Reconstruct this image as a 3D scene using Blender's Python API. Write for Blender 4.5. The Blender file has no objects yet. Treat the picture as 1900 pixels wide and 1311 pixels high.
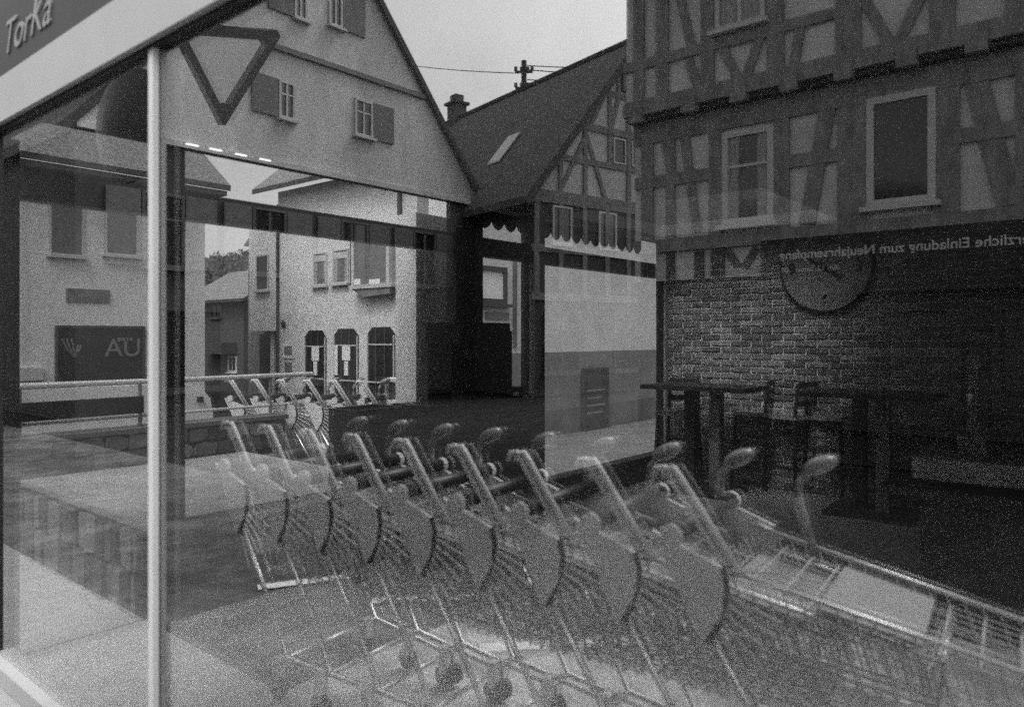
import bpy, math, random
from mathutils import Vector
random.seed(7)
S = bpy.context.scene
COL = S.collection
rad = math.radians

# ------------------------------------------------------------------ camera, sky, sun, exposure
EYE, FPX, CX, CY = 1.6, 1380.0, 950.0, 625.0
TH = rad(39.76)
D = 1.17                                   # distance from the camera to the shop window plane (y = D)
cam = bpy.data.cameras.new('camera'); camo = bpy.data.objects.new('camera', cam); COL.objects.link(camo)
camo.location = (0, 0, EYE); camo.rotation_euler = (rad(90), 0, TH)
cam.sensor_width = 36; cam.lens = FPX / 1900 * 36; cam.shift_y = -(655.5 - CY) / 1900
cam.clip_start = 0.02; cam.clip_end = 2000
cam.dof.use_dof = True; cam.dof.focus_distance = 13.0; cam.dof.aperture_fstop = 1.9
S.camera = camo
SUN_EL, SUN_AZ = rad(56), rad(-76)          # azimuth measured from +X towards +Y
w = bpy.data.worlds.new('World'); S.world = w; w.use_nodes = True
nt = w.node_tree; nt.nodes.clear()
sky = nt.nodes.new('ShaderNodeTexSky'); sky.sky_type = 'NISHITA'; sky.sun_disc = False
sky.sun_elevation = SUN_EL; sky.sun_rotation = rad(90) - SUN_AZ
sky.air_density = 1.0; sky.dust_density = 4.0; sky.ozone_density = 1.0
bw = nt.nodes.new('ShaderNodeRGBToBW'); bg = nt.nodes.new('ShaderNodeBackground'); bg.inputs[1].default_value = 0.15
wo = nt.nodes.new('ShaderNodeOutputWorld')
tc = nt.nodes.new('ShaderNodeTexCoord'); cn = nt.nodes.new('ShaderNodeTexNoise'); cn.inputs['Scale'].default_value = 3.0; cn.inputs['Detail'].default_value = 5
cr_ = nt.nodes.new('ShaderNodeMapRange'); cr_.inputs[1].default_value = 0.3; cr_.inputs[2].default_value = 0.7; cr_.inputs[3].default_value = 0.82; cr_.inputs[4].default_value = 1.12
cm0 = nt.nodes.new('ShaderNodeMath'); cm0.operation = 'MULTIPLY'      # even cloud cover all round
nt.links.new(tc.outputs['Generated'], cn.inputs['Vector']); nt.links.new(cn.outputs[0], cr_.inputs[0])
nt.links.new(sky.outputs[0], bw.inputs[0]); nt.links.new(bw.outputs[0], cm0.inputs[0]); nt.links.new(cr_.outputs[0], cm0.inputs[1]); nt.links.new(cm0.outputs[0], bg.inputs[0]); nt.links.new(bg.outputs[0], wo.inputs[0])
sl = bpy.data.lights.new('sun', 'SUN'); sl.energy = 0.7; sl.angle = rad(25); sl.color = (1, 1, 1)
so = bpy.data.objects.new('sun', sl); COL.objects.link(so)
sd = Vector((math.cos(SUN_EL) * math.cos(SUN_AZ), math.cos(SUN_EL) * math.sin(SUN_AZ), math.sin(SUN_EL)))
so.rotation_euler = sd.to_track_quat('Z', 'Y').to_euler(); so.location = (0, 0, 30)
S.view_settings.view_transform = 'Standard'; S.view_settings.look = 'None'
S.view_settings.gamma = 1; S.view_settings.exposure = 1.5
S.render.engine = 'CYCLES'
S.cycles.use_denoising = False
S.cycles.max_bounces = 6; S.cycles.diffuse_bounces = 3; S.cycles.glossy_bounces = 4
S.cycles.transparent_max_bounces = 40; S.cycles.transmission_bounces = 6
S.cycles.caustics_reflective = True; S.cycles.caustics_refractive = False
S.cycles.sample_clamp_indirect = 1.5

# ------------------------------------------------------------------ measuring helpers
CT, ST = math.cos(TH), math.sin(TH)
def ray(px, py):
    a, b = (px - CX) / FPX, (CY - py) / FPX
    return a * CT - ST, a * ST + CT, b
def onX(px, py, X): d = ray(px, py); t = X / d[0]; return (X, d[1] * t, EYE + d[2] * t)
def onY(px, py, Y): d = ray(px, py); t = Y / d[1]; return (d[0] * t, Y, EYE + d[2] * t)
def onZ(px, py, Z): d = ray(px, py); t = (Z - EYE) / d[2]; return (d[0] * t, d[1] * t, Z)
def atT(px, py, t): d = ray(px, py); return (d[0] * t, d[1] * t, EYE + d[2] * t)

# ------------------------------------------------------------------ materials
def mat(name, base, rough=0.7, var=0.25, scale=6.0, bump=0.0, bscale=60.0, metal=0.0, spec=0.4, stain=0.0, stretch=None):
    m = bpy.data.materials.new(name); m.use_nodes = True; t = m.node_tree
    b = t.nodes['Principled BSDF']
    b.inputs['Roughness'].default_value = rough; b.inputs['Metallic'].default_value = metal
    b.inputs['Specular IOR Level'].default_value = spec
    geo = t.nodes.new('ShaderNodeNewGeometry')
    vec = geo.outputs['Position']
    if stretch:
        mp = t.nodes.new('ShaderNodeMapping'); mp.inputs['Scale'].default_value = stretch
        t.links.new(vec, mp.inputs[0]); vec = mp.outputs[0]
    n1 = t.nodes.new('ShaderNodeTexNoise'); n1.inputs['Scale'].default_value = scale; n1.inputs['Detail'].default_value = 6
    n1.inputs['Roughness'].default_value = 0.65
    t.links.new(vec, n1.inputs['Vector'])
    r = t.nodes.new('ShaderNodeMapRange'); r.inputs[1].default_value = 0.3; r.inputs[2].default_value = 0.7
    r.inputs[3].default_value = base * (1 - var); r.inputs[4].default_value = base * (1 + var)
    t.links.new(n1.outputs[0], r.inputs[0]); out = r.outputs[0]
    if stain:
        n2 = t.nodes.new('ShaderNodeTexNoise'); n2.inputs['Scale'].default_value = scale * 0.22; n2.inputs['Detail'].default_value = 8
        n2.inputs['Roughness'].default_value = 0.7
        t.links.new(vec, n2.inputs['Vector'])
        r2 = t.nodes.new('ShaderNodeMapRange'); r2.inputs[1].default_value = 0.42; r2.inputs[2].default_value = 0.58
        r2.inputs[3].default_value = 1 - stain; r2.inputs[4].default_value = 1.0
        t.links.new(n2.outputs[0], r2.inputs[0])
        mu = t.nodes.new('ShaderNodeMath'); mu.operation = 'MULTIPLY'
        t.links.new(out, mu.inputs[0]); t.links.new(r2.outputs[0], mu.inputs[1]); out = mu.outputs[0]
    t.links.new(out, b.inputs['Base Color'])
    if bump:
        n3 = t.nodes.new('ShaderNodeTexNoise'); n3.inputs['Scale'].default_value = bscale; n3.inputs['Detail'].default_value = 4
        t.links.new(vec, n3.inputs['Vector'])
        bp = t.nodes.new('ShaderNodeBump'); bp.inputs['Strength'].default_value = bump; bp.inputs['Distance'].default_value = 0.02
        t.links.new(n3.outputs[0], bp.inputs['Height']); t.links.new(bp.outputs[0], b.inputs['Normal'])
    return m

def glass_mat(name, refl, tint):
    m = bpy.data.materials.new(name); m.use_nodes = True; t = m.node_tree; t.nodes.clear()
    o = t.nodes.new('ShaderNodeOutputMaterial'); mx = t.nodes.new('ShaderNodeMixShader')
    tr = t.nodes.new('ShaderNodeBsdfTransparent'); tr.inputs[0].default_value = (tint, tint, tint, 1)
    g = t.nodes.new('ShaderNodeBsdfGlossy'); g.inputs['Roughness'].default_value = 0.0; g.inputs['Color'].default_value = (1, 1, 1, 1)
    fr = t.nodes.new('ShaderNodeLayerWeight'); fr.inputs[0].default_value = 0.5
    pw = t.nodes.new('ShaderNodeMath'); pw.operation = 'POWER'; pw.inputs[1].default_value = 5
    ad = t.nodes.new('ShaderNodeMath'); ad.operation = 'MULTIPLY_ADD'; ad.use_clamp = True; ad.inputs[1].default_value = 1 - refl; ad.inputs[2].default_value = refl
    t.links.new(fr.outputs['Facing'], pw.inputs[0]); t.links.new(pw.outputs[0], ad.inputs[0]); t.links.new(ad.outputs[0], mx.inputs[0])
    t.links.new(tr.outputs[0], mx.inputs[1]); t.links.new(g.outputs[0], mx.inputs[2]); t.links.new(mx.outputs[0], o.inputs[0])
    return m
def clear_mat(name, tint):
    m = bpy.data.materials.new(name); m.use_nodes = True; t = m.node_tree; t.nodes.clear()
    o = t.nodes.new('ShaderNodeOutputMaterial'); tr = t.nodes.new('ShaderNodeBsdfTransparent'); tr.inputs[0].default_value = (tint, tint, tint, 1)
    t.links.new(tr.outputs[0], o.inputs[0]); return m
def roof_mat(name, base, dirn, pitch=0.3, fine=0.2):
    m = mat(name, base, 0.85, 0.6, 12.0, 0.6, 14)
    t = m.node_tree; b = t.nodes['Principled BSDF']
    geo = t.nodes.new('ShaderNodeNewGeometry')
    dot = t.nodes.new('ShaderNodeVectorMath'); dot.operation = 'DOT_PRODUCT'; dot.inputs[1].default_value = dirn
    t.links.new(geo.outputs['Position'], dot.inputs[0])
    sc = t.nodes.new('ShaderNodeMath'); sc.operation = 'MULTIPLY'; sc.inputs[1].default_value = 1 / pitch
    fr = t.nodes.new('ShaderNodeMath'); fr.operation = 'FRACT'
    t.links.new(dot.outputs['Value'], sc.inputs[0]); t.links.new(sc.outputs[0], fr.inputs[0])
    bp = t.nodes.new('ShaderNodeBump'); bp.inputs['Strength'].default_value = 1.0; bp.inputs['Distance'].default_value = 0.2
    t.links.new(fr.outputs[0], bp.inputs['Height'])
    old = b.inputs['Normal'].links[0].from_socket
    t.links.new(old, bp.inputs['Normal']); t.links.new(bp.outputs[0], b.inputs['Normal'])
    return m

M = {}
M['plaster'] = mat('plaster_white', 0.60, 0.9, 0.10, 3, 0.25, 40, spec=0.2, stain=0.06)
M['plaster_g'] = mat('plaster_gable', 0.60, 0.9, 0.14, 1.5, 0.3, 30, spec=0.2, stain=0.18, stretch=(1, 1, 0.35))
M['plaster_d'] = mat('plaster_dado', 0.20, 0.9, 0.15, 3, 0.3, 40, spec=0.2, stain=0.1)
M['plaster_dd'] = mat('plaster_plinth', 0.14, 0.9, 0.25, 3, 0.3, 40, spec=0.2, stain=0.2)
M['render_shade'] = mat('shade_toned_render', 0.075, 0.9, 0.15, 2, 0.2, 30, spec=0.2, stain=0.15)  # darker lower-storey colour, with shade put into it as well
M['infill'] = mat('infill_plaster', 0.54, 0.9, 0.12, 2.5, 0.25, 30, spec=0.2, stain=0.10)
M['timber'] = mat('oak_timber', 0.21, 0.85, 0.35, 9, 0.4, 50, spec=0.2, stretch=(1, 1, 0.35))
M['timber_d'] = mat('dark_timber', 0.06, 0.85, 0.35, 9, 0.4, 50, spec=0.2)
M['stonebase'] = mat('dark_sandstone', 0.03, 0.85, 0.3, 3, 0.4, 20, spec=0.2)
M['roof'] = roof_mat('clay_roof', 0.21, (0, 0, 1.0), 0.28)
M['roof_d'] = mat('roof_edge', 0.05, 0.85, 0.3, 6)
M['frame_w'] = mat('window_frame_white', 0.48, 0.5, 0.08, 5)
M['frame_d'] = mat('window_frame_dark', 0.06, 0.5, 0.2, 5)
M['pane'] = mat('dark_window_glass', 0.02, 0.06, 0.3, 1.2, spec=0.6)
M['curtain'] = mat('net_curtain', 0.30, 0.9, 0.35, 14, stretch=(3, 3, 0.2))
M['shutter'] = mat('shutter_paint', 0.13, 0.7, 0.2, 8, 0.2, 40)
M['alu_l'] = mat('bright_aluminium', 0.46, 0.4, 0.05, 4, spec=0.4)
M['alu'] = mat('painted_aluminium', 0.30, 0.45, 0.05, 4, spec=0.4)
M['gasket'] = mat('black_gasket', 0.015, 0.6, 0.2, 10)
M['fascia'] = mat('fascia_board', 0.04, 0.55, 0.15, 2, stain=0.15)
M['letter'] = mat('sign_letter', 0.2, 0.5, 0.15, 20)
M['asphalt'] = mat('asphalt', 0.03, 0.95, 0.35, 9, 0.5, 120, spec=0.08, stain=0.3)
M['asphalt_l'] = mat('worn_asphalt', 0.12, 0.9, 0.35, 5, 0.5, 90, spec=0.25, stain=0.5)
M['plaster_w'] = mat('plaster_bright', 0.74, 0.9, 0.10, 3, 0.25, 40, spec=0.2, stain=0.08, stretch=(1, 1, 0.4))
M['paving'] = mat('concrete_paving', 0.27, 0.9, 0.14, 14, 0.4, 90, spec=0.2, stain=0.10)
M['pad'] = mat('worn_concrete', 0.46, 0.9, 0.25, 5, 0.4, 60, spec=0.2, stain=0.5)
M['slab'] = mat('terrace_slab', 0.30, 0.9, 0.10, 9, 0.3, 90, spec=0.2, stain=0.08)
M['footway'] = mat('footway_paving', 0.17, 0.9, 0.15, 9, 0.3, 90, spec=0.2, stain=0.2)
M['floor'] = mat('cafe_floor', 0.34, 0.6, 0.2, 4, 0.1, 60, spec=0.4)
M['ceil'] = mat('dark_ceiling', 0.10, 0.9, 0.2, 3)
M['darkwall'] = mat('dark_interior_wall', 0.06, 0.8, 0.2, 3)
M['post'] = mat('dark_window_post', 0.022, 0.5, 0.2, 6)
M['black'] = mat('black_lacquer', 0.012, 0.4, 0.3, 6)
M['wood_d'] = mat('dark_stained_wood', 0.045, 0.45, 0.4, 10, 0.1, 60, stretch=(1, 1, 0.2))
M['wood_m'] = mat('mid_wood', 0.26, 0.5, 0.3, 10, 0.1, 60)
M['mortar'] = mat('mortar', 0.62, 0.95, 0.2, 12, 0.4, 90, spec=0.1)
for i, v in enumerate((0.16, 0.22, 0.29, 0.38)):
    M['brick%d' % i] = mat('brick_tone_%s' % 'abcd'[i], v, 0.9, 0.35, 18, 0.5, 80, spec=0.1)
for i, v in enumerate((0.06, 0.11, 0.19)):
    M['stone%d' % i] = mat('stone_tone_%s' % 'abc'[i], v, 0.9, 0.35, 9, 0.5, 50, spec=0.15)
M['stonejoint'] = mat('stone_joint', 0.035, 0.95, 0.3, 9)
M['chrome'] = mat('galvanised_steel', 0.62, 0.32, 0.15, 20, metal=0.85)
M['wire'] = mat('zinc_wire', 0.5, 0.4, 0.2, 30)
M['plastic_d'] = mat('dark_plastic', 0.02, 0.4, 0.2, 10)
M['plastic_g'] = mat('grey_plastic', 0.62, 0.55, 0.08, 10)
M['pad_g'] = mat('grip_pad', 0.20, 0.2, 0.1, 10, spec=0.6)
M['strut'] = mat('bright_zinc', 0.62, 0.35, 0.1, 20, spec=0.6)
M['flap'] = mat('flap_plastic', 0.26, 0.55, 0.1, 10)
M['rubber'] = mat('rubber', 0.02, 0.8, 0.2, 10)
M['sign_w'] = mat('sign_face', 0.80, 0.5, 0.06, 5)
M['sign_b'] = mat('sign_border', 0.085, 0.5, 0.1, 5)
M['clock_face'] = mat('clock_face', 0.20, 0.6, 0.12, 4)
M['awning'] = mat('awning_cloth', 0.035, 0.9, 0.2, 8)
M['leaf'] = mat('woodland', 0.07, 0.9, 0.5, 0.5)
M['car_w'] = mat('van_paint', 0.62, 0.3, 0.03, 3, spec=0.5)
M['paper'] = mat('paper_notice', 0.72, 0.8, 0.05, 9)
M['chalk'] = mat('chalkboard', 0.06, 0.7, 0.3, 5, stain=0.3)
M['glass1'] = glass_mat('coated_outer_glass', 0.30, 0.95)
M['glass2'] = glass_mat('coated_inner_glass', 0.15, 0.95)
M['glassside'] = glass_mat('side_window_glass', 0.05, 0.86)
M['clear'] = clear_mat('glass_body', 0.97)
M['tinted'] = clear_mat('added_roof_glass', 0.78)
M['led'] = bpy.data.materials.new('lit_strip'); M['led'].use_nodes = True
_b = M['led'].node_tree.nodes['Principled BSDF']; _b.inputs['Emission Color'].default_value = (1, 1, 1, 1); _b.inputs['Emission Strength'].default_value = 1.0

# ------------------------------------------------------------------ mesh helpers
def mir(p): return (p[0], 2 * D - p[1], p[2])
class MB:
    def __init__(s): s.v = []; s.f = []; s.mi = []
    def _add(s, vs, fs, mi=0):
        o = len(s.v); s.v += [tuple(p) for p in vs]; s.f += [tuple(o + i for i in f) for f in fs]; s.mi += [mi] * len(fs); return s
    def hexa(s, p, mi=0):        # 4 lower, 4 upper points
        return s._add(p, [(3, 2, 1, 0), (4, 5, 6, 7), (0, 1, 5, 4), (1, 2, 6, 5), (2, 3, 7, 6), (3, 0, 4, 7)], mi)
    def box(s, x0, x1, y0, y1, z0, z1, mi=0):
        return s.hexa([(x0, y0, z0), (x1, y0, z0), (x1, y1, z0), (x0, y1, z0), (x0, y0, z1), (x1, y0, z1), (x1, y1, z1), (x0, y1, z1)], mi)
    def prism(s, poly, ext, mi=0):
        n = len(poly); e = Vector(ext); a = [Vector(p) for p in poly]; nrm = Vector((0, 0, 0))
        for i in range(n): nrm += (a[i] - a[0]).cross(a[(i + 1) % n] - a[0])
        if nrm.dot(e) > 0: a.reverse()
        vs = a + [p + e for p in a]
        fs = [tuple(range(n)), tuple(reversed(range(n, 2 * n)))] + [(i, n + i, n + (i + 1) % n, (i + 1) % n) for i in range(n)]
        return s._add(vs, fs, mi)
    def tube(s, pts, r, n=6, mi=0):
        pts = [Vector(p) for p in pts]; rs = r if isinstance(r, (list, tuple)) else [r] * len(pts); vs = []; fs = []
        for i, p in enumerate(pts):
            t = (pts[min(i + 1, len(pts) - 1)] - pts[max(i - 1, 0)]).normalized()
            up = Vector((0, 0, 1)) if abs(t.z) < 0.95 else Vector((0, 1, 0))
            a = t.cross(up).normalized(); b = a.cross(t).normalized()
            for k in range(n):
                an = 2 * math.pi * (k + 0.5) / n; vs.append(p + (a * math.cos(an) + b * math.sin(an)) * rs[i])
        for i in range(len(pts) - 1):
            for k in range(n): fs.append((i * n + k, i * n + (k + 1) % n, (i + 1) * n + (k + 1) % n, (i + 1) * n + k))
        fs.append(tuple(reversed(range(n)))); fs.append(tuple((len(pts) - 1) * n + k for k in range(n)))
        return s._add(vs, fs, mi)
    def ell(s, c, ax, n=12, m=8, mi=0):    # ellipsoid with three axis vectors
        c = Vector(c); ax = [Vector(a) for a in ax]; vs = []; fs = []
        for i in range(m + 1):
            ph = math.pi * i / m
            for k in range(n):
                th = 2 * math.pi * k / n
                vs.append(c + ax[0] * math.sin(ph) * math.cos(th) + ax[1] * math.sin(ph) * math.sin(th) + ax[2] * math.cos(ph))
        for i in range(m):
            for k in range(n): fs.append((i * n + k, i * n + (k + 1) % n, (i + 1) * n + (k + 1) % n, (i + 1) * n + k))
        return s._add(vs, fs, mi)
    def build(s, name, m, parent=None, R=False, smooth=False, kind=None):
        vs = [mir(p) for p in s.v] if R else s.v
        fs = [tuple(reversed(f)) for f in s.f] if R else s.f
        o = Vector(parent['_w']) if parent is not None else Vector((0, 0, 0))
        me = bpy.data.meshes.new(name); me.from_pydata([Vector(v) - o for v in vs], [], fs)
        for k in (m if isinstance(m, (list, tuple)) else [m]): me.materials.append(k)
        for p, i in zip(me.polygons, s.mi): p.material_index = i
        if smooth:
            for p in me.polygons: p.use_smooth = True
        me.update()
        ob = bpy.data.objects.new(name, me); COL.objects.link(ob)
        if parent is not None: ob.parent = parent
        if kind: ob['kind'] = kind
        ob['_w'] = tuple(o)
        return ob
def thing(name, loc, label, cat, group=None, R=False):
    loc = mir(loc) if R else loc
    o = bpy.data.objects.new(name, None); COL.objects.link(o); o.location = loc; o['_w'] = tuple(loc)
    o.empty_display_size = 0.2; o['label'] = label; o['category'] = cat
    if group: o['group'] = group
    return o
def box(name, m, parent, a, R=False, kind=None): return MB().box(*a).build(name, m, parent, R, kind=kind)
def copy_thing(src, off, label):
    r = src.copy(); COL.objects.link(r); r.location = Vector(src.location) + Vector(off); r['label'] = label
    for ch in list(src.children):
        c = ch.copy(); COL.objects.link(c); c.parent = r
        for g in list(ch.children):
            d = g.copy(); COL.objects.link(d); d.parent = c
    return r
def text_mesh(name, body, size, m, parent, origin, ux, uz, depth=0.006, shear=0.0, align='LEFT', bold=0.0):
    cu = bpy.data.curves.new(name, 'FONT'); cu.body = body; cu.size = size; cu.extrude = depth; cu.shear = shear; cu.align_x = align; cu.offset = bold
    t = bpy.data.objects.new(name, cu); COL.objects.link(t)
    dg = bpy.context.evaluated_depsgraph_get(); me = bpy.data.meshes.new_from_object(t.evaluated_get(dg))
    bpy.data.objects.remove(t)
    ux, uz, o = Vector(ux), Vector(uz), Vector(origin); un = ux.cross(uz)
    p0 = Vector(parent['_w']) if parent is not None else Vector((0, 0, 0))
    for v in me.vertices: c = v.co.copy(); v.co = o + ux * c.x + uz * c.y + un * c.z - p0
    me.materials.clear(); me.materials.append(m); me.update()
    ob = bpy.data.objects.new(name, me); COL.objects.link(ob)
    if parent is not None: ob.parent = parent
    return ob
class Fr:                                   # a facade frame: u along the wall, d out of the wall
    def __init__(s, o, u, n, R): s.o = o; s.u = u; s.n = n; s.R = R
    def p(s, u, d, z): return (s.o[0] + s.u[0] * u + s.n[0] * d, s.o[1] + s.u[1] * u + s.n[1] * d, z)
    def px(s, x, y, d=0.0):                 # where the sight line through a photo point meets the wall
        r = ray(x, y); k = (s.o[0] + s.n[0] * d) * s.n[0] + (s.o[1] + s.n[1] * d) * s.n[1]
        t = k / (r[0] * s.n[0] + r[1] * s.n[1]); P = (r[0] * t, r[1] * t)
        return (P[0] - s.o[0]) * s.u[0] + (P[1] - s.o[1]) * s.u[1], EYE + r[2] * t
    def hx(s, mb, u0, u1, d0, d1, z0, z1, mi=0):
        P = s.p; return mb.hexa([P(u0, d0, z0), P(u1, d0, z0), P(u1, d1, z0), P(u0, d1, z0), P(u0, d0, z1), P(u1, d0, z1), P(u1, d1, z1), P(u0, d1, z1)], mi)
    def bx(s, name, m, par, u0, u1, d0, d1, z0, z1, kind=None):
        mb = MB(); s.hx(mb, u0, u1, d0, d1, z0, z1); fix(mb); return mb.build(name, m, par, s.R, kind=kind)
    def pr(s, name, m, par, uz, d0, d1):
        mb = MB(); mb.prism([s.p(u, d0, z) for u, z in uz], Vector(s.p(0, d1, 0)) - Vector(s.p(0, d0, 0))); return mb.build(name, m, par, s.R)
    def beam(s, name, m, par, a, b, wd, d0=0.0, d1=0.03):
        a, b = Vector(a), Vector(b); t = (b - a).normalized(); q = Vector((-t.y, t.x)) * wd / 2
        return s.pr(name, m, par, [tuple(a - q), tuple(b - q), tuple(b + q), tuple(a + q)], d0, d1)
def fix(mb):                                # make a hexahedron's faces point outwards
    for k in range(0, len(mb.v), 8):
        c = sum((Vector(v) for v in mb.v[k:k + 8]), Vector((0, 0, 0))) / 8
        i = k // 8 * 6
        for j in range(i, i + 6):
            q = [Vector(mb.v[x]) for x in mb.f[j]]
            n = (q[1] - q[0]).cross(q[2] - q[0])
            if n.dot(q[0] - c) < 0: mb.f[j] = tuple(reversed(mb.f[j]))
    return mb
def window(fr, par, u0, u1, z0, z1, fm, muntin=True, trans=None, sill=True, fw=0.07, pane=None, d=0.0, proud=0.05, curtains=False):
    """frame of four bars standing proud of the wall, glass set back inside it, glazing bars, sill"""
    wn = fr.bx('window', fm, par, u0, u1, d + 0.002, d + proud, z1 - fw, z1)
    fr.bx('frame', fm, wn, u0, u0 + fw, d + 0.002, d + proud, z0, z1 - fw)
    fr.bx('frame', fm, wn, u1 - fw, u1, d + 0.002, d + proud, z0, z1 - fw)
    fr.bx('frame', fm, wn, u0 + fw, u1 - fw, d + 0.002, d + proud, z0, z0 + fw)
    fr.bx('pane', pane or M['pane'], wn, u0 + fw, u1 - fw, d + 0.002, d + 0.012, z0 + fw, z1 - fw)
    if muntin: fr.bx('glazing_bar', fm, wn, (u0 + u1) / 2 - 0.025, (u0 + u1) / 2 + 0.025, d + 0.012, d + proud - 0.01, z0 + fw, z1 - fw)
    if trans: fr.bx('glazing_bar', fm, wn, u0 + fw, u1 - fw, d + 0.012, d + proud - 0.012, z0 + (z1 - z0) * trans - 0.02, z0 + (z1 - z0) * trans + 0.02)
    if curtains:
        for a, b in ((u0 + fw, u0 + fw + (u1 - u0) * 0.2), (u1 - fw - (u1 - u0) * 0.2, u1 - fw)):
            fr.bx('curtain', M['curtain'], wn, a, b, d + 0.012, d + 0.018, z0 + fw, z1 - fw)
    if sill: fr.bx('sill', fm, wn, u0 - 0.06, u1 + 0.06, d + 0.002, d + proud + 0.09, z0 - 0.06, z0 - 0.002)
    return wn

# ================================================================== THE SETTING
GROUND_LINES = []
def struct(name, m, a, parent=None):
    o = box(name, m, parent, a); o['kind'] = 'structure'; return o
XW = -4.2                                  # the side window wall
YB = 7.8                                   # the brick wall
ZC = 2.70                                  # ceiling
GL = -0.5                                  # lower street beyond the side windows
# ground
g = MB(); g.box(-700, 700, -700, 700, GL - 0.3, GL - 0.012); g = g.build('ground', M['asphalt']); g['kind'] = 'structure'
struct('road', M['asphalt'], (-120, 120, -160, -2.2, GL - 0.05, -0.02))
struct('pavement', M['paving'], (-4.3, 60, 0.43, D + 0.06, GL - 0.05, 0.0))
struct('pavement', M['paving'], (-40, -4.3, 0.43, 1.90, GL - 0.05, 0.002))
struct('road', M['asphalt_l'], (-40, -2.95, -2.2, 0.43, GL - 0.05, -0.016))
struct('cart_bay_floor', M['pad'], (-2.95, 60, -2.2, 0.43, GL - 0.05, -0.006))
struct('street', M['asphalt'], (-120, XW - 0.1, 5.6, 160, GL - 0.05, GL + 0.0))
struct('footway', M['footway'], (-9.0, XW - 0.1, 5.6, 40, GL - 0.04, GL + 0.1))
for a, b in (((478, 1088), (655, 1066)), ((690, 1112), (900, 1104)), ((890, 1200), (1260, 1182))):
    A, B = Vector(onZ(*a, 0)), Vector(onZ(*b, 0)); t_ = (B - A).normalized(); q = Vector((-t_.y, t_.x, 0)) * .05
    mb_ = [tuple(mir(p)) for p in (A - q, B - q, B + q, A + q)]
    GROUND_LINES.append(mb_)
# the cafe room
struct('floor', M['floor'], (XW - 0.08, 4.0, D + 0.06, YB + 0.1, GL - 0.05, 0.004))
HX0, HX1, HY0, HY1 = -3.95, -2.1, 5.4, 7.30         # opening of an unseen roof light, added to daylight the brick wall
def holed(name, m, x0, x1, y0, y1, z0, z1):
    mb = MB(); mb.box(x0, HX0, y0, y1, z0, z1); mb.box(HX1, x1, y0, y1, z0, z1); mb.box(HX0 + .0005, HX1 - .0005, y0, HY0, z0, z1); mb.box(HX0 + .0005, HX1 - .0005, HY1, y1, z0, z1)
    o = mb.build(name, m); o['kind'] = 'structure'
holed('ceiling', M['ceil'], XW - 0.1, 4.0, D + 0.08, YB + 0.3, ZC, ZC + 0.12)
holed('flat_roof', M['fascia'], XW - 0.14, 4.2, D + 0.10, YB + 0.35, ZC + 0.125, 3.15)
rl_ = thing('added_roof_light', (-2.9, 6.4, 3.15), 'unseen flat roof light added to daylight the bar tables and brick wall', 'roof light')
box('pane', M['tinted'], rl_, (HX0 - .05, HX1 + .05, HY0 - .05, HY1 + .05, 3.152, 3.16))
for k in range(3): box('glazing_bar', M['post'], rl_, (HX0 + (HX1 - HX0) * (k + 1) / 4 - .02, HX0 + (HX1 - HX0) * (k + 1) / 4 + .02, HY0 - .05, HY1 + .05, 3.161, 3.20))
struct('end_wall', M['darkwall'], (4.0, 4.2, D + 0.06, YB + 0.3, 0, ZC))
struct('front_wall', M['darkwall'], (1.6, 4.0, D - 0.05, D + 0.2, 0.0, ZC))
struct('low_wall', M['darkwall'], (XW - 0.09, XW + 0.06, 1.96, 4.30, 0.004, 0.50))
struct('low_wall', M['darkwall'], (XW - 0.09, XW + 0.06, 4.301, YB - .02, 0.004, 0.27))

# brick wall: mortar bed with bricks in front of it
bw_ = struct('brick_wall', M['mortar'], (XW + 0.02, 4.0, YB, YB + 0.3, 0.0, ZC))
meshes = {}
def brick_mesh(k, half):
    key = (k, half)
    if key not in meshes:
        L = 0.104 if half else 0.218; h = 0.057; mb = MB()
        x0, x1, z0, z1, c = -L / 2, L / 2, -h / 2, h / 2, 0.006
        j = [random.uniform(-0.004, 0.004) for _ in range(8)]
        mb.hexa([(x0 + c, -0.012, z0 + c + j[0]), (x1 - c, -0.012 + j[1] / 2, z0 + c + j[2]), (x1, 0.004, z0), (x0, 0.004, z0),
                 (x0 + c, -0.012 + j[3] / 2, z1 - c + j[4]), (x1 - c, -0.012, z1 - c + j[5]), (x1, 0.004, z1), (x0, 0.004, z1)])
        me = bpy.data.meshes.new('brick'); me.from_pydata([Vector(v) for v in mb.v], [], mb.f); me.materials.append(M['brick%d' % (k % 4)]); me.update()
        meshes[key] = me
    return meshes[key]
rest = [MB() for _ in range(4)]; n_brick = 0; cells = []
for c in range(38):
    z = 0.04 + c * 0.071
    x = XW + 0.14 - (0.117 if c % 2 else 0)
    while x < 1.2:
        cells.append((x, z)); x += 0.23
def show(xz):                              # bricks most in the open first
    x, z = xz; return abs(x + 3.1) * 0.8 + abs(z - 1.45)
cells.sort(key=show)
for i, (x, z) in enumerate(cells):
    k = random.choices((0, 1, 2, 3), (3, 4, 3, 1.2))[0]
    if i < 295:
        o = bpy.data.objects.new('brick', brick_mesh(k + 4 * random.randint(0, 2), False)); COL.objects.link(o); o.parent = bw_
        o.location = (x, YB - random.uniform(0.0, 0.006), z + random.uniform(-0.002, 0.002)); o.rotation_euler = (0, rad(random.uniform(-0.6, 0.6)), rad(random.uniform(-0.8, 0.8)))
    else:
        rest[k].box(x - 0.107, x + 0.107, YB - 0.010 - random.uniform(0, .004), YB + 0.004, z - 0.028, z + 0.028)
mb = MB()
for k in range(4): mb._add(rest[k].v, rest[k].f, k)
mb.build('bricks_beyond', [M['brick%d' % k] for k in range(4)], bw_, kind='stuff')

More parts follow.
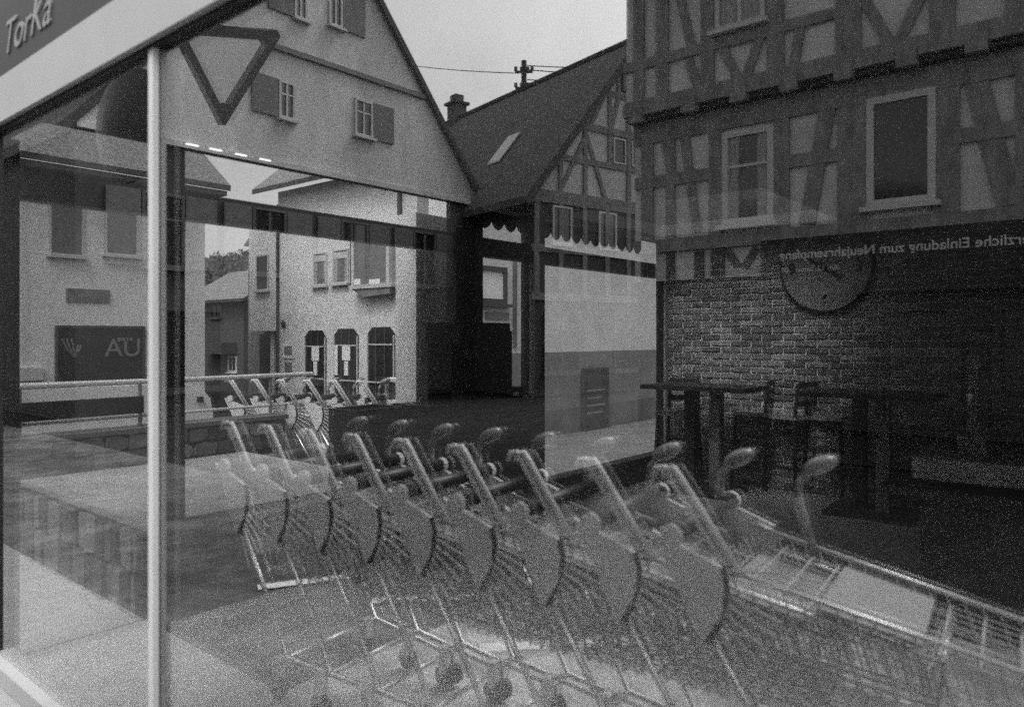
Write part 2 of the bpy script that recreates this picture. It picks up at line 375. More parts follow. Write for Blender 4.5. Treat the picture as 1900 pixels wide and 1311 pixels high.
# ------------------------------------------------------------------ the shop window the camera faces
sw = thing('shop_window', (-2.0, D, 0), 'large glazed shop window with light grey aluminium frame, mirroring the street', 'window')
ZT = 2.585
xm0, xm1 = onY(275, 600, D - 0.022)[0], onY(295, 600, D - 0.002)[0]
box('top_rail', M['alu'], sw, (XW - 0.9, 1.59, D - 0.05, D + 0.075, ZT, 2.79))
box('gasket', M['gasket'], sw, (XW - 0.9, 1.59, D - 0.025, D + 0.06, ZT - 0.012, ZT - 0.0005))
box('mullion', M['alu_l'], sw, (xm0, xm1, D - 0.022, D - 0.002, 0.08, ZT - 0.013))
box('gasket', M['gasket'], sw, (xm0 + 0.0005, xm1 + 0.004, D - 0.0015, D + 0.035, 0.08, ZT - 0.013))
box('bottom_rail', M['alu'], sw, (XW - 0.1, 1.59, D - 0.05, D + 0.072, 0.004, 0.079))
def igu(x0, x1, z0, z1):                   # insulating glass unit: two coated panes, so near things mirror twice
    for y, g_, nm in ((D, M['glass1'], 'outer_pane'), (D + 0.024, M['glass2'], 'inner_pane')):
        mb = MB(); mb.box(x0, x1, y, y + 0.006, z0, z1); mb.mi = [1] * 6; mb.mi[2] = 0
        mb.build(nm, [g_, M['clear']], sw)
igu(XW - 0.02, xm0, 0.0795, ZT - 0.0125); igu(xm1 + 0.0045, 1.589, 0.0795, ZT - 0.0125)
# corner post where shop window and side windows meet
box('corner_post', M['post'], sw, (XW - 0.10, XW - 0.021, D - 0.03, D + 0.10, 0.004, ZT - 0.013))

# fascia with sign lettering above the window
sg = thing('shop_sign', (-2.0, D, 2.8), 'dark fascia board with pale slanted TorKa lettering above the window', 'sign')
box('board', M['fascia'], sg, (XW - 0.9, 3.59, D - 0.035, D + 0.07, 2.7935, 3.54))
p0, p1 = onY(10, 88, D - 0.05), onY(97, 35, D - 0.05)
text_mesh('lettering', 'TorKa', 0.21, M['letter'], sg, (onY(6, 96, D - 0.04)[0], D - 0.038, 2.885), (1.05, 0, 0), (0, 0, 1), 0.004, 0.35)

# ------------------------------------------------------------------ side window wall (x = XW)
sidew = thing('side_windows', (XW, 4.5, 0), 'dark framed side windows looking out to the street, with transom lights', 'window')
def yx(px): return onX(px, 600, XW)[1]
posts = [(1.95, 2.07), (yx(838), yx(888)), (yx(976), yx(1003)), (yx(1226), YB - 0.002)]
for a, b in posts: box('post', M['post'], sidew, (XW - 0.06, XW + 0.05, a, b, 0.504 if b < 4.3 else 0.274, ZC - 0.002))
edges = [D + 0.10] + [e for p_ in posts for e in p_]
bays = [(edges[i], edges[i + 1]) for i in range(0, len(edges) - 1, 2)]
def side_pane(nm, a, b, z0, z1):
    mb = MB(); mb.box(XW - 0.004, XW + 0.004, a + 0.0005, b - 0.0005, z0, z1); mb.mi = [1] * 6; mb.mi[3] = 0
    mb.build(nm, [M['glassside'], M['clear']], sidew)
for i, (a, b) in enumerate(bays):
    box('transom_bar', M['post'], sidew, (XW - 0.05, XW + 0.045, a + 0.0005, b - 0.0005, 2.275, 2.43))
    z0 = 0.006 if a < 1.9 else 0.504 if a < 4.0 else 0.274
    side_pane('pane', a, b, z0, 2.2745)
    side_pane('transom_pane', a, b, 2.4305, ZC - 0.001)
box('frame_edge', M['alu'], sidew, (XW + 0.051, XW + 0.075, yx(1224), yx(1230), 0.006, 2.27))
box('frame_edge', M['alu'], sidew, (XW + 0.051, XW + 0.075, yx(974), yx(980), 0.006, 2.27))
# pale inner column beside the windows
XP = XW - 0.30
col_ = box('pillar', M['plaster_w'], None, (XP - .25, XP, onX(772, 600, XP)[1], onX(832, 600, XP)[1], GL, 2.62)); col_['kind'] = 'structure'
# small lit ceiling spots
for k, px in enumerate((357, 400, 447, 492)):
    p = onX(px, 285, XW + 0.12); s_ = thing('ceiling_spot', (p[0], p[1], ZC), 'small lit ceiling strip, %s from the mullion above the side window' % ('first', 'second', 'third', 'fourth')[k], 'ceiling light', 'lit strips along the ceiling edge')
    box('housing', M['post'], s_, (p[0] - 0.02, p[0] + 0.02, p[1] - 0.05, p[1] + 0.05, ZC - 0.012, ZC - 0.001))
    box('lit_strip', M['led'], s_, (p[0] - 0.008, p[0] + 0.008, p[1] - 0.035, p[1] + 0.035, ZC - 0.017, ZC - 0.0125))

# ------------------------------------------------------------------ terrace outside the side windows, stone clad
ter = struct('terrace', M['slab'], (-6.4, XW - 0.11, 1.93, 3.75, GL - 0.04, 0.53))
def stones(par, x0, x1, z0, z1, P, n_rows, lw, name='stone'):
    """irregular stones set proud of a dark bed; P(u, z, d) gives the point"""
    for r in range(n_rows):
        za, zb = z0 + (z1 - z0) * r / n_rows, z0 + (z1 - z0) * (r + 1) / n_rows
        u = x0 + random.uniform(0, 0.04)
        while u < x1 - 0.05:
            L = min(lw * random.uniform(0.6, 1.5), x1 - u)
            j = lambda s=0.02: random.uniform(-s, s)
            ua, ub = u + 0.012, u + L - 0.012
            pts = [(ua + j(), za + 0.012 + j()), ((ua + ub) / 2, za + 0.006), (ub + j(), za + 0.014 + j()), (ub + 0.004, (za + zb) / 2), (ub + j(), zb - 0.014 + j()), ((ua + ub) / 2 + j(), zb - 0.006), (ua + j(), zb - 0.012 + j()), (ua - 0.004, (za + zb) / 2)]
            mb = MB(); d = random.uniform(0.012, 0.04)
            mb.prism([P(a, b, 0) for a, b in pts], Vector(P(0, 0, d)) - Vector(P(0, 0, 0)))
            mb.build(name, M['stone%d' % random.randint(0, 2)], par); u += L
bed = box('stone_bed', M['stonejoint'], ter, (-6.4, XW - 0.11, 1.905, 1.929, 0.003, 0.49))
stones(ter, -6.38, XW - 0.13, 0.01, 0.49, lambda u, z, d: (u, 1.905 - d, z), 2, 0.13)
par_ = thing('parapet_wall', (-6.5, 3.0, GL), 'low rough stone parapet wall edging the terrace', 'wall')
box('wall_core', M['stonejoint'], par_, (-6.60, -6.402, 1.92, 4.2, GL - 0.04, 0.80))
box('coping', M['plaster_dd'], par_, (-6.64, -6.37, 1.90, 4.22, 0.801, 0.84))
stones(par_, 1.95, 4.18, 0.535, 0.795, lambda u, z, d: (-6.401 + d, u, z), 2, 0.16)
rl = thing('railing', (-6.5, 3.0, 0.84), 'pale tubular railing with a dark board along the stone parapet', 'railing')
MB().tube([(-6.5, 1.7, 1.22), (-6.5, 4.58, 1.22)], 0.024, 8).build('rail', M['plaster'], rl)
MB().tube([(-6.5, 1.95, 0.93), (-6.5, 4.58, 0.93)], 0.014, 8).build('rail', M['plaster'], rl)
for y in (1.95, 2.85, 4.1): MB().tube([(-6.5, y, 0.841), (-6.5, y, 1.2)], 0.018, 6).build('post', M['plaster_d'], rl)
box('board', M['black'], rl, (-6.47, -6.45, 1.75, 2.86, 0.955, 1.10))

# ================================================================== STREET SEEN THROUGH THE SIDE WINDOWS
# --- white shop house on the left
f = Fr((-20.0, 4.0), (0, 1), (1, 0), False)
h = thing('white_house', (-20, 8, GL), 'white rendered house with shop window lettered AU behind the railing', 'house')
uR = f.px(380, 600)[0]
f.bx('wall', M['plaster_w'], h, 0.6, uR, -7, 0, GL, 5.75)
f.bx('plinth', M['plaster_d'], h, 0.6, uR + 0.02, 0.002, 0.04, GL, GL + 0.5)
for a, b, t_ in ((90, 155, 388), (194, 256, 392)):
    u0, z0 = f.px(a, 466); u1, _ = f.px(b, 466); _, z1 = f.px((a + b) / 2, t_)
    window(f, h, u0, u1, z0 - 0.08, 5.2, M['frame_w'], muntin=False, fw=0.05, pane=M['shutter'])
u0, z1 = f.px(101, 603); u1, _ = f.px(268, 604)
window(f, h, u0, u1, GL + 0.55, z1, M['frame_d'], muntin=False, fw=0.06, sill=False, proud=0.06)
wt = text_mesh('window_lettering', 'AU', 0.66, M['letter'], h, f.p(f.px(193, 600)[0], 0.03, f.px(200, 661)[1]), (0, 1, 0), (0, 0, 1), 0.004)
for q in range(4): f.bx('window_lettering', M['letter'], h, f.px(217, 600)[0] + q * 0.1, f.px(217, 600)[0] + q * 0.1 + 0.07, 0.026, 0.034, f.px(200, 633)[1] + 0.02 * (q % 2), f.px(200, 633)[1] + 0.09)
mb = MB()
for q in range(3): mb.tube([f.p(*x) for x in [(f.px(a, b)[0], 0.03, f.px(a, b)[1]) for a, b in ((114 + 9 * q, 628), (124 + 6 * q, 648), (136 + 2 * q, 662), (146 - 2 * q, 650), (150 - 3 * q, 640))]], 0.02, 5)
mb.build('window_emblem', M['letter'], h)
u0, z0 = f.px(158, 697); u1, z1 = f.px(186, 655)
f.pr('window_display', M['black'], h, [(u0, z0), (u1, z0), (u1, z1 - 0.1), ((u0 * .3 + u1 * .7), z1), ((u0 * .7 + u1 * .3), z1), (u0, z1 - 0.1)], 0.02, 0.045)
u0, z0 = f.px(122, 560); u1, z1 = f.px(203, 538)
sgp = f.bx('sign_panel', M['plaster_d'], h, u0, u1, 0.003, 0.03, z0, z1)
for q in range(9): f.bx('lettering', M['shutter'], sgp, u0 + 0.2 + q * 0.085, u0 + 0.2 + q * 0.085 + (0.05, 0.03, 0.06)[q % 3], 0.031, 0.036, z0 + 0.04, z0 + (0.16, 0.12, 0.14, 0.17)[q % 4])
f.pr('leaf_emblem', M['shutter'], sgp, [(u0 + .05, z1 - .03), (u0 + .2, z1 - .16), (u0 + .36, z1 - .02), (u0 + .22, z1 - .06)], 0.031, 0.04)
u0, z0 = f.px(22, 707); u1, z1 = f.px(78, 681)
f.bx('letter_box', M['plaster'], h, u0, u1, 0.003, 0.1, z0, z1)
mb = MB(); e = 0.5
P = f.p
mb.hexa([P(0.2, e, 5.70), P(uR + 0.5, e, 5.70), P(uR + 0.5, e, 5.86), P(0.2, e, 5.86), P(0.2, -3.5, 8.7), P(uR + 0.5, -3.5, 8.7), P(uR + 0.5, -3.5, 8.86), P(0.2, -3.5, 8.86)])
fix(mb).build('roof', M['roof'], h)
f.bx('eave', M['roof_d'], h, 0.2, uR + 0.4, 0.0, e - 0.02, 5.56, 5.69)
# --- building with three shop arches
f = Fr((-24.5, 14.0), (1, 0), (0, -1), False)
h = thing('arched_house', (-19, 14, GL), 'white house with three chamfered arched shop doors and bay window', 'house')
uL, uR = f.px(516, 600)[0], f.px(774, 600)[0]
f.bx('wall', M['plaster'], h, uL, uR, -8, 0, GL, 6.4)
# set-back left wing and projecting white bay
f.bx('wing_wall', M['timber'], h, f.px(440, 600)[0] - 0.3, uL - 0.01, -7.5, -0.6, GL, 4.6)
u0, z0 = f.px(462, 614); u1, z1 = f.px(513, 400)
f.bx('bay', M['plaster'], h, u0, uL - 0.01, -2, -0.01, z0, 5.6)
wu0, wz0 = f.px(476, 540); wu1, wz1 = f.px(499, 471)
window(f, h, wu0, wu1, wz0, wz1, M['frame_w'], muntin=False, d=-0.01, fw=0.05)
f.bx('entrance_post', M['plaster'], h, f.px(487, 660)[0], f.px(494, 660)[0], -0.5, -0.3, GL, z0)
f.bx('door', M['pane'], h, f.px(455, 660)[0], f.px(484, 660)[0], -0.58, -0.55, GL, 1.7)
f.bx('downpipe', M['frame_d'], h, uL + 0.01, uL + 0.09, 0.01, 0.09, GL, 5.7)
for a, b, t_, bt in ((583, 608, 470, 531), (619, 648, 464, 527)):
    u0, z0 = f.px(a, bt); u1, _ = f.px(b, bt); _, z1 = f.px(a, t_)
    wn = window(f, h, u0, u1, z0, z1, M['frame_w'], muntin=False, fw=0.05, pane=M['shutter'], curtains=True)
    f.bx('blind_box', M['frame_w'], wn, u0 + 0.05, u1 - 0.05, 0.013, 0.03, z1 - 0.28, z1 - 0.08)
u0, z0 = f.px(668, 530); u1, z1 = f.px(738, 448)
bay = f.bx('bay_window', M['frame_w'], h, u0 - 0.1, u1 + 0.1, 0.002, 0.34, z0 - 0.12, z0)
f.bx('frame', M['frame_w'], bay, u0, u0 + 0.12, 0.003, 0.33, z0 + 0.001, z1 + 0.2)
f.bx('frame', M['frame_w'], bay, u1 - 0.12, u1, 0.003, 0.33, z0 + 0.001, z1 + 0.2)
f.bx('pane', M['shutter'], bay, u0 + 0.121, u1 - 0.121, 0.003, 0.3, z0 + 0.001, z1 + 0.2)
f.bx('bay_roof', M['frame_w'], bay, u0 - 0.05, u1 + 0.05, 0.003, 0.38, z1 + 0.201, z1 + 0.32)
f.bx('shutter', M['frame_d'], h, f.px(652, 500)[0], f.px(664, 500)[0], 0.003, 0.06, z0, z1 + 0.3)
for a, b in ((670, 684), (700, 720)):
    q0, y0 = f.px(a, 529); q1, y1 = f.px(b, 518); f.bx('window_notice', M['paper'], bay, q0, q1, 0.301, 0.306, y0, y1)
f.pr('bay_bracket', M['plaster_d'], h, [(u0, z0 - 0.122), (u0 + 0.5, z0 - 0.36), (u1, z0 - 0.3), (u1, z0 - 0.122)], 0.003, 0.3)
for k, (a, b) in enumerate(((566, 606), (620, 666), (682, 734))):
    u0, z1 = f.px(a, 614 - 3 * k); u1, _ = f.px(b, 614); zb = GL + 0.05; c = 0.22; z1 += 0.02
    dr = f.pr('arched_door', M['pane'], h, [(u0, zb), (u1, zb), (u1, z1 - c), (u1 - c, z1), (u0 + c, z1), (u0, z1 - c)], 0.003, 0.02)
    for q in range(4):
        uu = u0 + 0.04 + (u1 - u0 - 0.08) * q / 3
        f.bx('door_bar', M['frame_d'] if q % 3 else M['frame_w'], dr, uu - 0.02, uu + 0.02, 0.021, 0.05, zb, z1 - c * (1.0 if q in (0, 3) else 0.1))
    for zz in (z1 - 0.5, zb + 0.75): f.bx('door_bar', M['frame_w'], dr, u0 + 0.08, u1 - 0.08, 0.051, 0.06, zz - 0.02, zz + 0.02)
    if k < 2:
        m_ = (u0 + u1) / 2
        f.bx('notice', M['paper'], dr, m_ - 0.12, m_ + 0.26, 0.061, 0.068, z1 - 0.95, z1 - 0.52)
        f.bx('notice', M['paper'], dr, m_ - 0.02, m_ + 0.16, 0.061, 0.068, z1 - 1.4, z1 - 0.97)
    if k == 1: f.bx('notice', M['paper'], dr, u0 + 0.1, u0 + 0.25, 0.061, 0.068, z1 - 1.4, z1 - 0.5)
u0, z0 = f.px(527, 664); u1, z1 = f.px(546, 636); wp = f.bx('wall_plaque', M['paper'], h, u0, u1, 0.003, 0.04, z0, z1)
f.bx('plaque_print', M['plaster_d'], wp, u0 + 0.07, u1 - 0.07, 0.041, 0.045, z0 + 0.1, z1 - 0.1)
u0, z0 = f.px(530, 697); u1, z1 = f.px(542, 672); f.bx('wall_plaque', M['plaster_d'], h, u0, u1, 0.003, 0.04, z0, z1)
u0, z0 = f.px(528, 601); mb = MB(); mb.ell(f.p(u0, 0.06, z0), ((0.09, 0, 0), (0, 0.06, 0), (0, 0, 0.14))); mb.build('wall_lamp', M['frame_d'], h, smooth=True)
f.bx('downpipe', M['frame_d'], h, f.px(744, 600)[0] - 0.05, f.px(744, 600)[0] + 0.06, 0.003, 0.1, GL, 6.2)
mb = MB(); P = f.p
mb.prism([P(uL - 0.6, 0.6, 6.3), P(uR + 0.5, 0.6, 6.3), P(uR + 0.5, -4, 10.2), P(uL - 0.6, -4, 10.2)], (0, 0, 0.16)); mb.build('roof', M['roof'], h)
f.pr('gable_board', M['timber'], h, [(f.px(437, 455)[0], f.px(437, 455)[1]), (uL + 0.2, 4.6), (uL + 0.2, 6.4), (f.px(468, 418)[0], f.px(468, 418)[1] + .2)], -0.55, -0.3)
# --- small brown house and woods in the gap
h = thing('brown_house', (-34, 19, GL), 'small dark house with tiled roof in the gap before the wooded hill', 'house')
f = Fr((-40.0, 21.0), (1, 0), (0, -1), False)
a0, zt = f.px(366, 510); a1, ze = f.px(452, 560)
f.bx('wall', M['timber_d'], h, a0, a1, -5, 0, GL - 1, ze + 0.1)
mb = MB(); P = f.p; mb.prism([P(a0 - 1, 0.6, ze), P(a1 + 1, 0.6, ze), P(a1 + 1, -2.5, zt + 0.2), P(a0 - 1, -2.5, zt + 0.2)], (0, 0, 0.15)); mb.build('roof', M['roof'], h)
q0, y0 = f.px(392, 655); q1, y1 = f.px(440, 635); f.bx('balcony', M['timber_d'], h, q0, q1, 0.003, 0.9, y0, y1)
window(f, h, f.px(392, 600)[0], f.px(412, 600)[0], f.px(400, 590)[1], f.px(400, 563)[1], M['frame_d'], fw=0.08)
window(f, h, f.px(424, 600)[0], f.px(440, 600)[0], f.px(430, 690)[1], f.px(430, 660)[1], M['plaster'], fw=0.1)
mb = MB(); N = 40
hv = []
for j in range(12):
    for i in range(N):
        X, Y = -330 + 300 * i / (N - 1), 60 + 12 * j
        hv.append((X, Y, GL - 1 + 34 * (1 - math.exp(-j / 4)) + 1.5 * math.sin(i * .7 + j) * (j > 0)))
mb._add(hv, [(j * N + i, j * N + i + 1, (j + 1) * N + i + 1, (j + 1) * N + i) for j in range(11) for i in range(N - 1)])
o = mb.build('hill', M['leaf']); o['kind'] = 'structure'
mb = MB()
for k in range(9000):
    i, j = random.uniform(0, N - 1.01), random.uniform(0, 11)
    X, Y = -330 + 300 * i / (N - 1), 60 + 12 * j; Z = GL - 1 + 34 * (1 - math.exp(-j / 4))
    hh, ww = random.uniform(2.5, 5.5), random.uniform(0.8, 1.8)
    for q in range(5):
        c = Vector((X + random.gauss(0, .6), Y + random.gauss(0, .5), Z + hh * random.uniform(.2, 1)))
        d1 = Vector((random.gauss(0, 1), random.gauss(0, 1), random.gauss(0, 1))).normalized() * ww * .7; d2 = Vector((random.gauss(0, 1), random.gauss(0, 1), random.gauss(0, 1))).normalized() * ww * .7
        mb._add([c, c + d1, c + d2], [(0, 1, 2)])
o = mb.build('forest', M['leaf']); o['kind'] = 'stuff'; o['label'] = 'bare winter wood covering the hill between the two white houses'; o['category'] = 'wood'
# --- white van behind the railing
v = thing('white_van', (-11.5, 5.6, GL), 'rear end of a white van parked behind the stone parapet', 'van')
def vb(pts, y0, y1, m, n, par=v): mb = MB(); mb.prism([(x, y0, z) for x, z in pts], (0, y1 - y0, 0)); return mb.build(n, m, par)
xr, yr, _z = atT(388, 750, 11.5)
mb = MB()
prof = [(0, 0.1), (0.06, 0.75), (0.02, 1.0), (-0.14, 1.20), (-0.5, 1.25), (-3.4, 1.25), (-3.7, 0.9), (-4.4, 0.75), (-4.5, 0.1)]
mb.prism([(xr + q[0] * .15 + 0.0, yr + q[0], GL + 0.15 + q[1]) for q in prof], (-1.7, 0.26, 0)); mb.build('body', M['car_w'], v)
for a in (-0.8, -3.6):
    mb = MB(); mb.tube([(xr + a * .15 + 0.02, yr + a, GL + 0.3), (xr + a * .15 - 0.2, yr + a + .03, GL + 0.3)], 0.3, 18); wl = mb.build('wheel', M['rubber'], v)
    mb = MB(); mb.tube([(xr + a * .15 + 0.024, yr + a, GL + 0.3), (xr + a * .15 + .01, yr + a, GL + 0.3)], 0.18, 14); mb.build('rim', M['alu'], wl)
mb = MB(); mb.hexa([(xr + 0.03 + q[0] * .148 + q[1], yr - 0.2 + q[0] * .989, GL + 1.1 + q[2]) for q in ((0, .0, 0), (.09, .0, 0), (.09, -.03, 0), (0, -.03, 0), (0, .0, .09), (.09, .0, .09), (.09, -.03, .09), (0, -.03, .09))]); fix(mb).build('dark_emblem', M['frame_d'], v)
# --- plain white wall house with chalk board
f = Fr((-9.0, 9.7), (0, 1), (1, 0), False)
h = thing('plain_wall_house', (-9, 13, GL), 'plain white house wall with grey dado beyond the awning', 'house')
zd = f.px(1110, 651)[1]; zp = f.px(1110, 750)[1]
f.bx('wall', M['plaster'], h, 0, 14, -1.1, 0, zd, 5.2)
f.bx('dado', M['plaster_d'], h, 0, 14, -1.1, 0.004, zp, zd - 0.001)
f.bx('plinth', M['plaster_dd'], h, 0, 14, -1.1, 0.03, GL, zp - 0.001)
u0, z0 = f.px(890, 562); u1, z1 = f.px(938, 497)
window(f, h, u0 - 0.3, u1, z0, z1, M['frame_d'], muntin=False, pane=M['paper'], fw=0.09)
u0, z0 = f.px(900, 592); u1, z1 = f.px(942, 580); f.bx('sign_panel', M['plaster_d'], h, u0, u1, 0.003, 0.04, z0, z1)
f.bx('downpipe', M['plaster_dd'], h, f.px(951, 560)[0], f.px(954, 560)[0], 0.003, 0.07, 1.4, 3.4)
mb = MB(); P = f.p; mb.prism([P(-.5, .5, 5.1), P(14, .5, 5.1), P(14, -1.3, 6.6), P(-.5, -1.3, 6.6)], (0, 0, .15)); mb.build('roof', M['roof'], h)
cb = thing('menu_board', (-8.8, 15.4, GL + 0.1), 'dark upright menu board leaning at the white wall with grey dado', 'board')
u0, z0 = f.px(1085, 792, 0.12); u1, z1 = f.px(1130, 681, 0.12)
f.bx('board', M['chalk'], cb, u0, u1, 0.05, 0.10, GL + 0.1, z1)
for k in range(4): f.bx('frame', M['timber_d'], cb, *((u0, u0 + .05, .101, .12, GL + .1, z1), (u1 - .05, u1, .101, .12, GL + .1, z1), (u0 + .051, u1 - .051, .101, .12, z1 - .05, z1), (u0 + .051, u1 - .051, .101, .12, GL + .1, GL + .15))[k])
for k in range(4): f.bx('chalk_line', M['plaster_d'], cb, u0 + .12, u1 - .15 - .1 * (k % 2), .101, .104, z1 - .5 - k * .16, z1 - .46 - k * .16)
# --- scalloped awning outside the side windows
aw = thing('awning', (-4.6, 6.2, 2.7), 'dark awning with scalloped edge hanging outside the side windows', 'awning')
XA = -4.75; ya, yb_ = onX(862, 380, XA)[1], onX(1190, 420, XA)[1]
mb = MB(); mb.prism([(XW - 0.15, ya, 3.02), (XA, ya, 2.90), (XA, yb_, 2.90), (XW - 0.15, yb_, 3.02)], (0, 0, 0.02)); mb.build('cloth', M['awning'], aw)
n = 17
pts = [(ya, 2.90)]
for k in range(n * 6 + 1):
    t_ = k / 6; pts.append((ya + (yb_ - ya) * t_ / n, 2.715 - 0.07 * abs(math.sin(math.pi * t_)) ** 0.7))
pts.append((yb_, 2.90))
for k in range(n):
    y0, y1 = ya + (yb_ - ya) * k / n, ya + (yb_ - ya) * (k + 1) / n
    q = [(XA, y0, 2.898), ] + [(XA, y0 + (y1 - y0) * t_ / 6, 2.715 - 0.075 * math.sin(math.pi * t_ / 6) ** 0.8) for t_ in range(7)] + [(XA, y1, 2.898)]
    mb = MB(); mb.prism(q, (-0.006, 0, 0)); mb.build('scallop', M['awning'], aw)
MB().tube([(XA + 0.02, ya, 2.88), (XA + 0.02, yb_, 2.88)], 0.02, 6).build('front_bar', M['alu'], aw)

# ================================================================== INSIDE THE CAFE
# --- clock on the brick wall
c = onY(1531, 497, YB - 0.05); cr = 83 * (c[1] / ray(1531, 497)[1]) / FPX
ck = thing('wall_clock', (c[0], YB, c[2]), 'large round wall clock with dark rim hanging on the brick wall', 'clock')
mb = MB(); mb.tube([(c[0], YB - 0.017, c[2]), (c[0], YB - 0.06, c[2])], [cr, cr], 48); mb.build('case', M['black'], ck)
mb = MB(); mb.tube([(c[0], YB - 0.0605, c[2]), (c[0], YB - 0.066, c[2])], [cr * .955, cr * .955], 48); mb.build('dial', M['clock_face'], ck)
for txt, ax, az in (('12', 0, .68), ('3', .72, 0), ('6', 0, -.72), ('9', -.72, 0)):
    text_mesh('numeral', txt, cr * .34, M['black'], ck, (c[0] + ax * cr, YB - 0.0665, c[2] + az * cr - cr * .11), (1, 0, 0), (0, 0, 1), 0.003, align='CENTER', bold=0.006)
for ang, L, wd in ((302, .48, .022), (124, .42, .03)):
    a = rad(ang); q = (math.sin(a), math.cos(a))
    mb = MB(); mb.prism([(c[0] + q[0] * cr * L + q[1] * s_ * wd * .5, YB - 0.072, c[2] + q[1] * cr * L - q[0] * s_ * wd * .5) for s_ in (-1, 1)] + [(c[0] - q[0] * .05 + q[1] * s_ * wd, YB - 0.072, c[2] - q[1] * .05 - q[0] * s_ * wd) for s_ in (1, -1)], (0, -0.003, 0)); mb.build('hand', M['black'], ck)
# --- bar tables
def bar_table(cx_, cy_, L, label, lg):
    t = thing('bar_table', (cx_, cy_, 0.004), label, 'table', 'high bar tables by the brick wall')
    mb = MB(); mb.box(cx_ - L / 2, cx_ + L / 2, cy_ - .33, cy_ + .33, 1.06, 1.105); mb.build('top', M['wood_d'], t)
    for s_ in (-1, 1):
        mb = MB(); mb.box(cx_ + s_ * lg - .055, cx_ + s_ * lg + .055, cy_ - .055, cy_ + .055, 0.045, 1.059); mb.build('column', M['wood_m'] if s_ > 0 else M['wood_d'], t)
    mb = MB(); mb.box(cx_ - L * .32, cx_ + L * .32, cy_ - .28, cy_ + .28, 0.006, 0.044); mb.build('base', M['wood_d'], t)
    return t
p = onZ(1306, 912, 0.0)
bar_table(p[0], p[1], 1.12, 'high dark bar table on two columns in front of the brick wall', .14)
p = onZ(1612, 958, 0.0)
bar_table(p[0], p[1] + .1, 1.1, 'second high bar table in the dark, near the counter', .1)
# --- bar stools
def stool(px, py, rz, label, back=True, m=M['wood_d']):
    p = onZ(px, py, 0.004); ca, sa = math.cos(rz), math.sin(rz)
    t = thing('bar_stool', (p[0], p[1], 0.004), label, 'stool', 'tall wooden bar stools')
    W = lambda x, y, z: (p[0] + x * ca - y * sa, p[1] + x * sa + y * ca, z + 0.004)
    mb = MB(); mb.hexa([W(-.19, -.19, .76), W(.19, -.19, .76), W(.19, .19, .76), W(-.19, .19, .76), W(-.18, -.18, .80), W(.18, -.18, .80), W(.18, .18, .80), W(-.18, .18, .80)]); mb.build('seat', M['wood_m'], t)
    for x in (-1, 1):
        for y in (-1, 1):
            top = 1.12 if (back and y > 0) else 0.76
            pts = [W(x * .2, y * .2, 0.0), W(x * .165, y * .165, .76)] + ([W(x * .165, .2, 1.12)] if top > 1 else [])
            mb = MB(); mb.tube(pts, .019, 6); mb.build('leg', m, t)
    for z in (.28, .46):
        for a, b in (((-.19, -.19), (.19, -.19)), ((-.19, .19), (.19, .19)), ((-.19, -.19), (-.19, .19)), ((.19, -.19), (.19, .19))):
            if z > .4 and a[0] == b[0]: continue
            mb = MB(); mb.tube([W(a[0], a[1], z), W(b[0], b[1], z)], .012, 5); mb.build('rung', m, t)
    if back:
        for z in (.90, 1.0, 1.09):
            mb = MB(); mb.hexa([W(-.16, .175 + (z - .8) * .08, z), W(.16, .175 + (z - .8) * .08, z), W(.16, .195 + (z - .8) * .08, z), W(-.16, .195 + (z - .8) * .08, z), W(-.16, .175 + (z - .8) * .08, z + .05), W(.16, .175 + (z - .8) * .08, z + .05), W(.16, .195 + (z - .8) * .08, z + .05), W(-.16, .195 + (z - .8) * .08, z + .05)]); mb.build('back_slat', m, t)
    return t
stool(1258, 898, rad(8), 'ladder-back bar stool left of the first bar table, against the pale wall edge')
stool(1405, 900, rad(-95), 'bar stool just right of the first bar table with its seat to the bricks')
stool(1470, 912, rad(-110), 'bar stool with a leaning ladder back, under the clock')
stool(1540, 915, rad(85), 'bar stool beside the second bar table')
# --- counter at the right
p = onZ(1668, 842, 1.05)
ct = thing('bar_counter', (p[0] + .6, p[1] + .4, 0.004), 'dark bar counter with thick pale-edged top at the right edge', 'counter')
x0, y0 = onZ(1715, 850, 1.05)[:2]
box('top', M['wood_m'], ct, (x0, 2.2, y0 - .25, y0 + .42, 1.0, 1.09))
box('shelf', M['wood_d'], ct, (x0 - .12, 2.2, y0 - .30, y0 + .40, .93, .965))
for k in range(5): box('front_panel', M['wood_d'], ct, (x0 + .02 + k * .42, x0 + .02 + k * .42 + .41, y0 - .2, y0 + .36, 0.006, .929))
tp = thing('beer_tap', (x0 + .2, y0, 1.09), 'upright pale tap column standing on the counter', 'tap')
q = onY(1806, 830, y0)
MB().box(q[0] - .022, q[0] + .022, y0 - .02, y0 + .02, 1.091, 1.52).build('column', M['plaster_d'], tp)
MB().box(q[0] - .055, q[0] + .055, y0 - .05, y0 + .05, 1.0905, 1.17).build('base', M['wood_m'], tp)
MB().tube([(q[0], y0 - .02, 1.36), (q[0], y0 - .10, 1.35), (q[0], y0 - .11, 1.29)], .012, 6).build('spout', M['chrome'], tp)
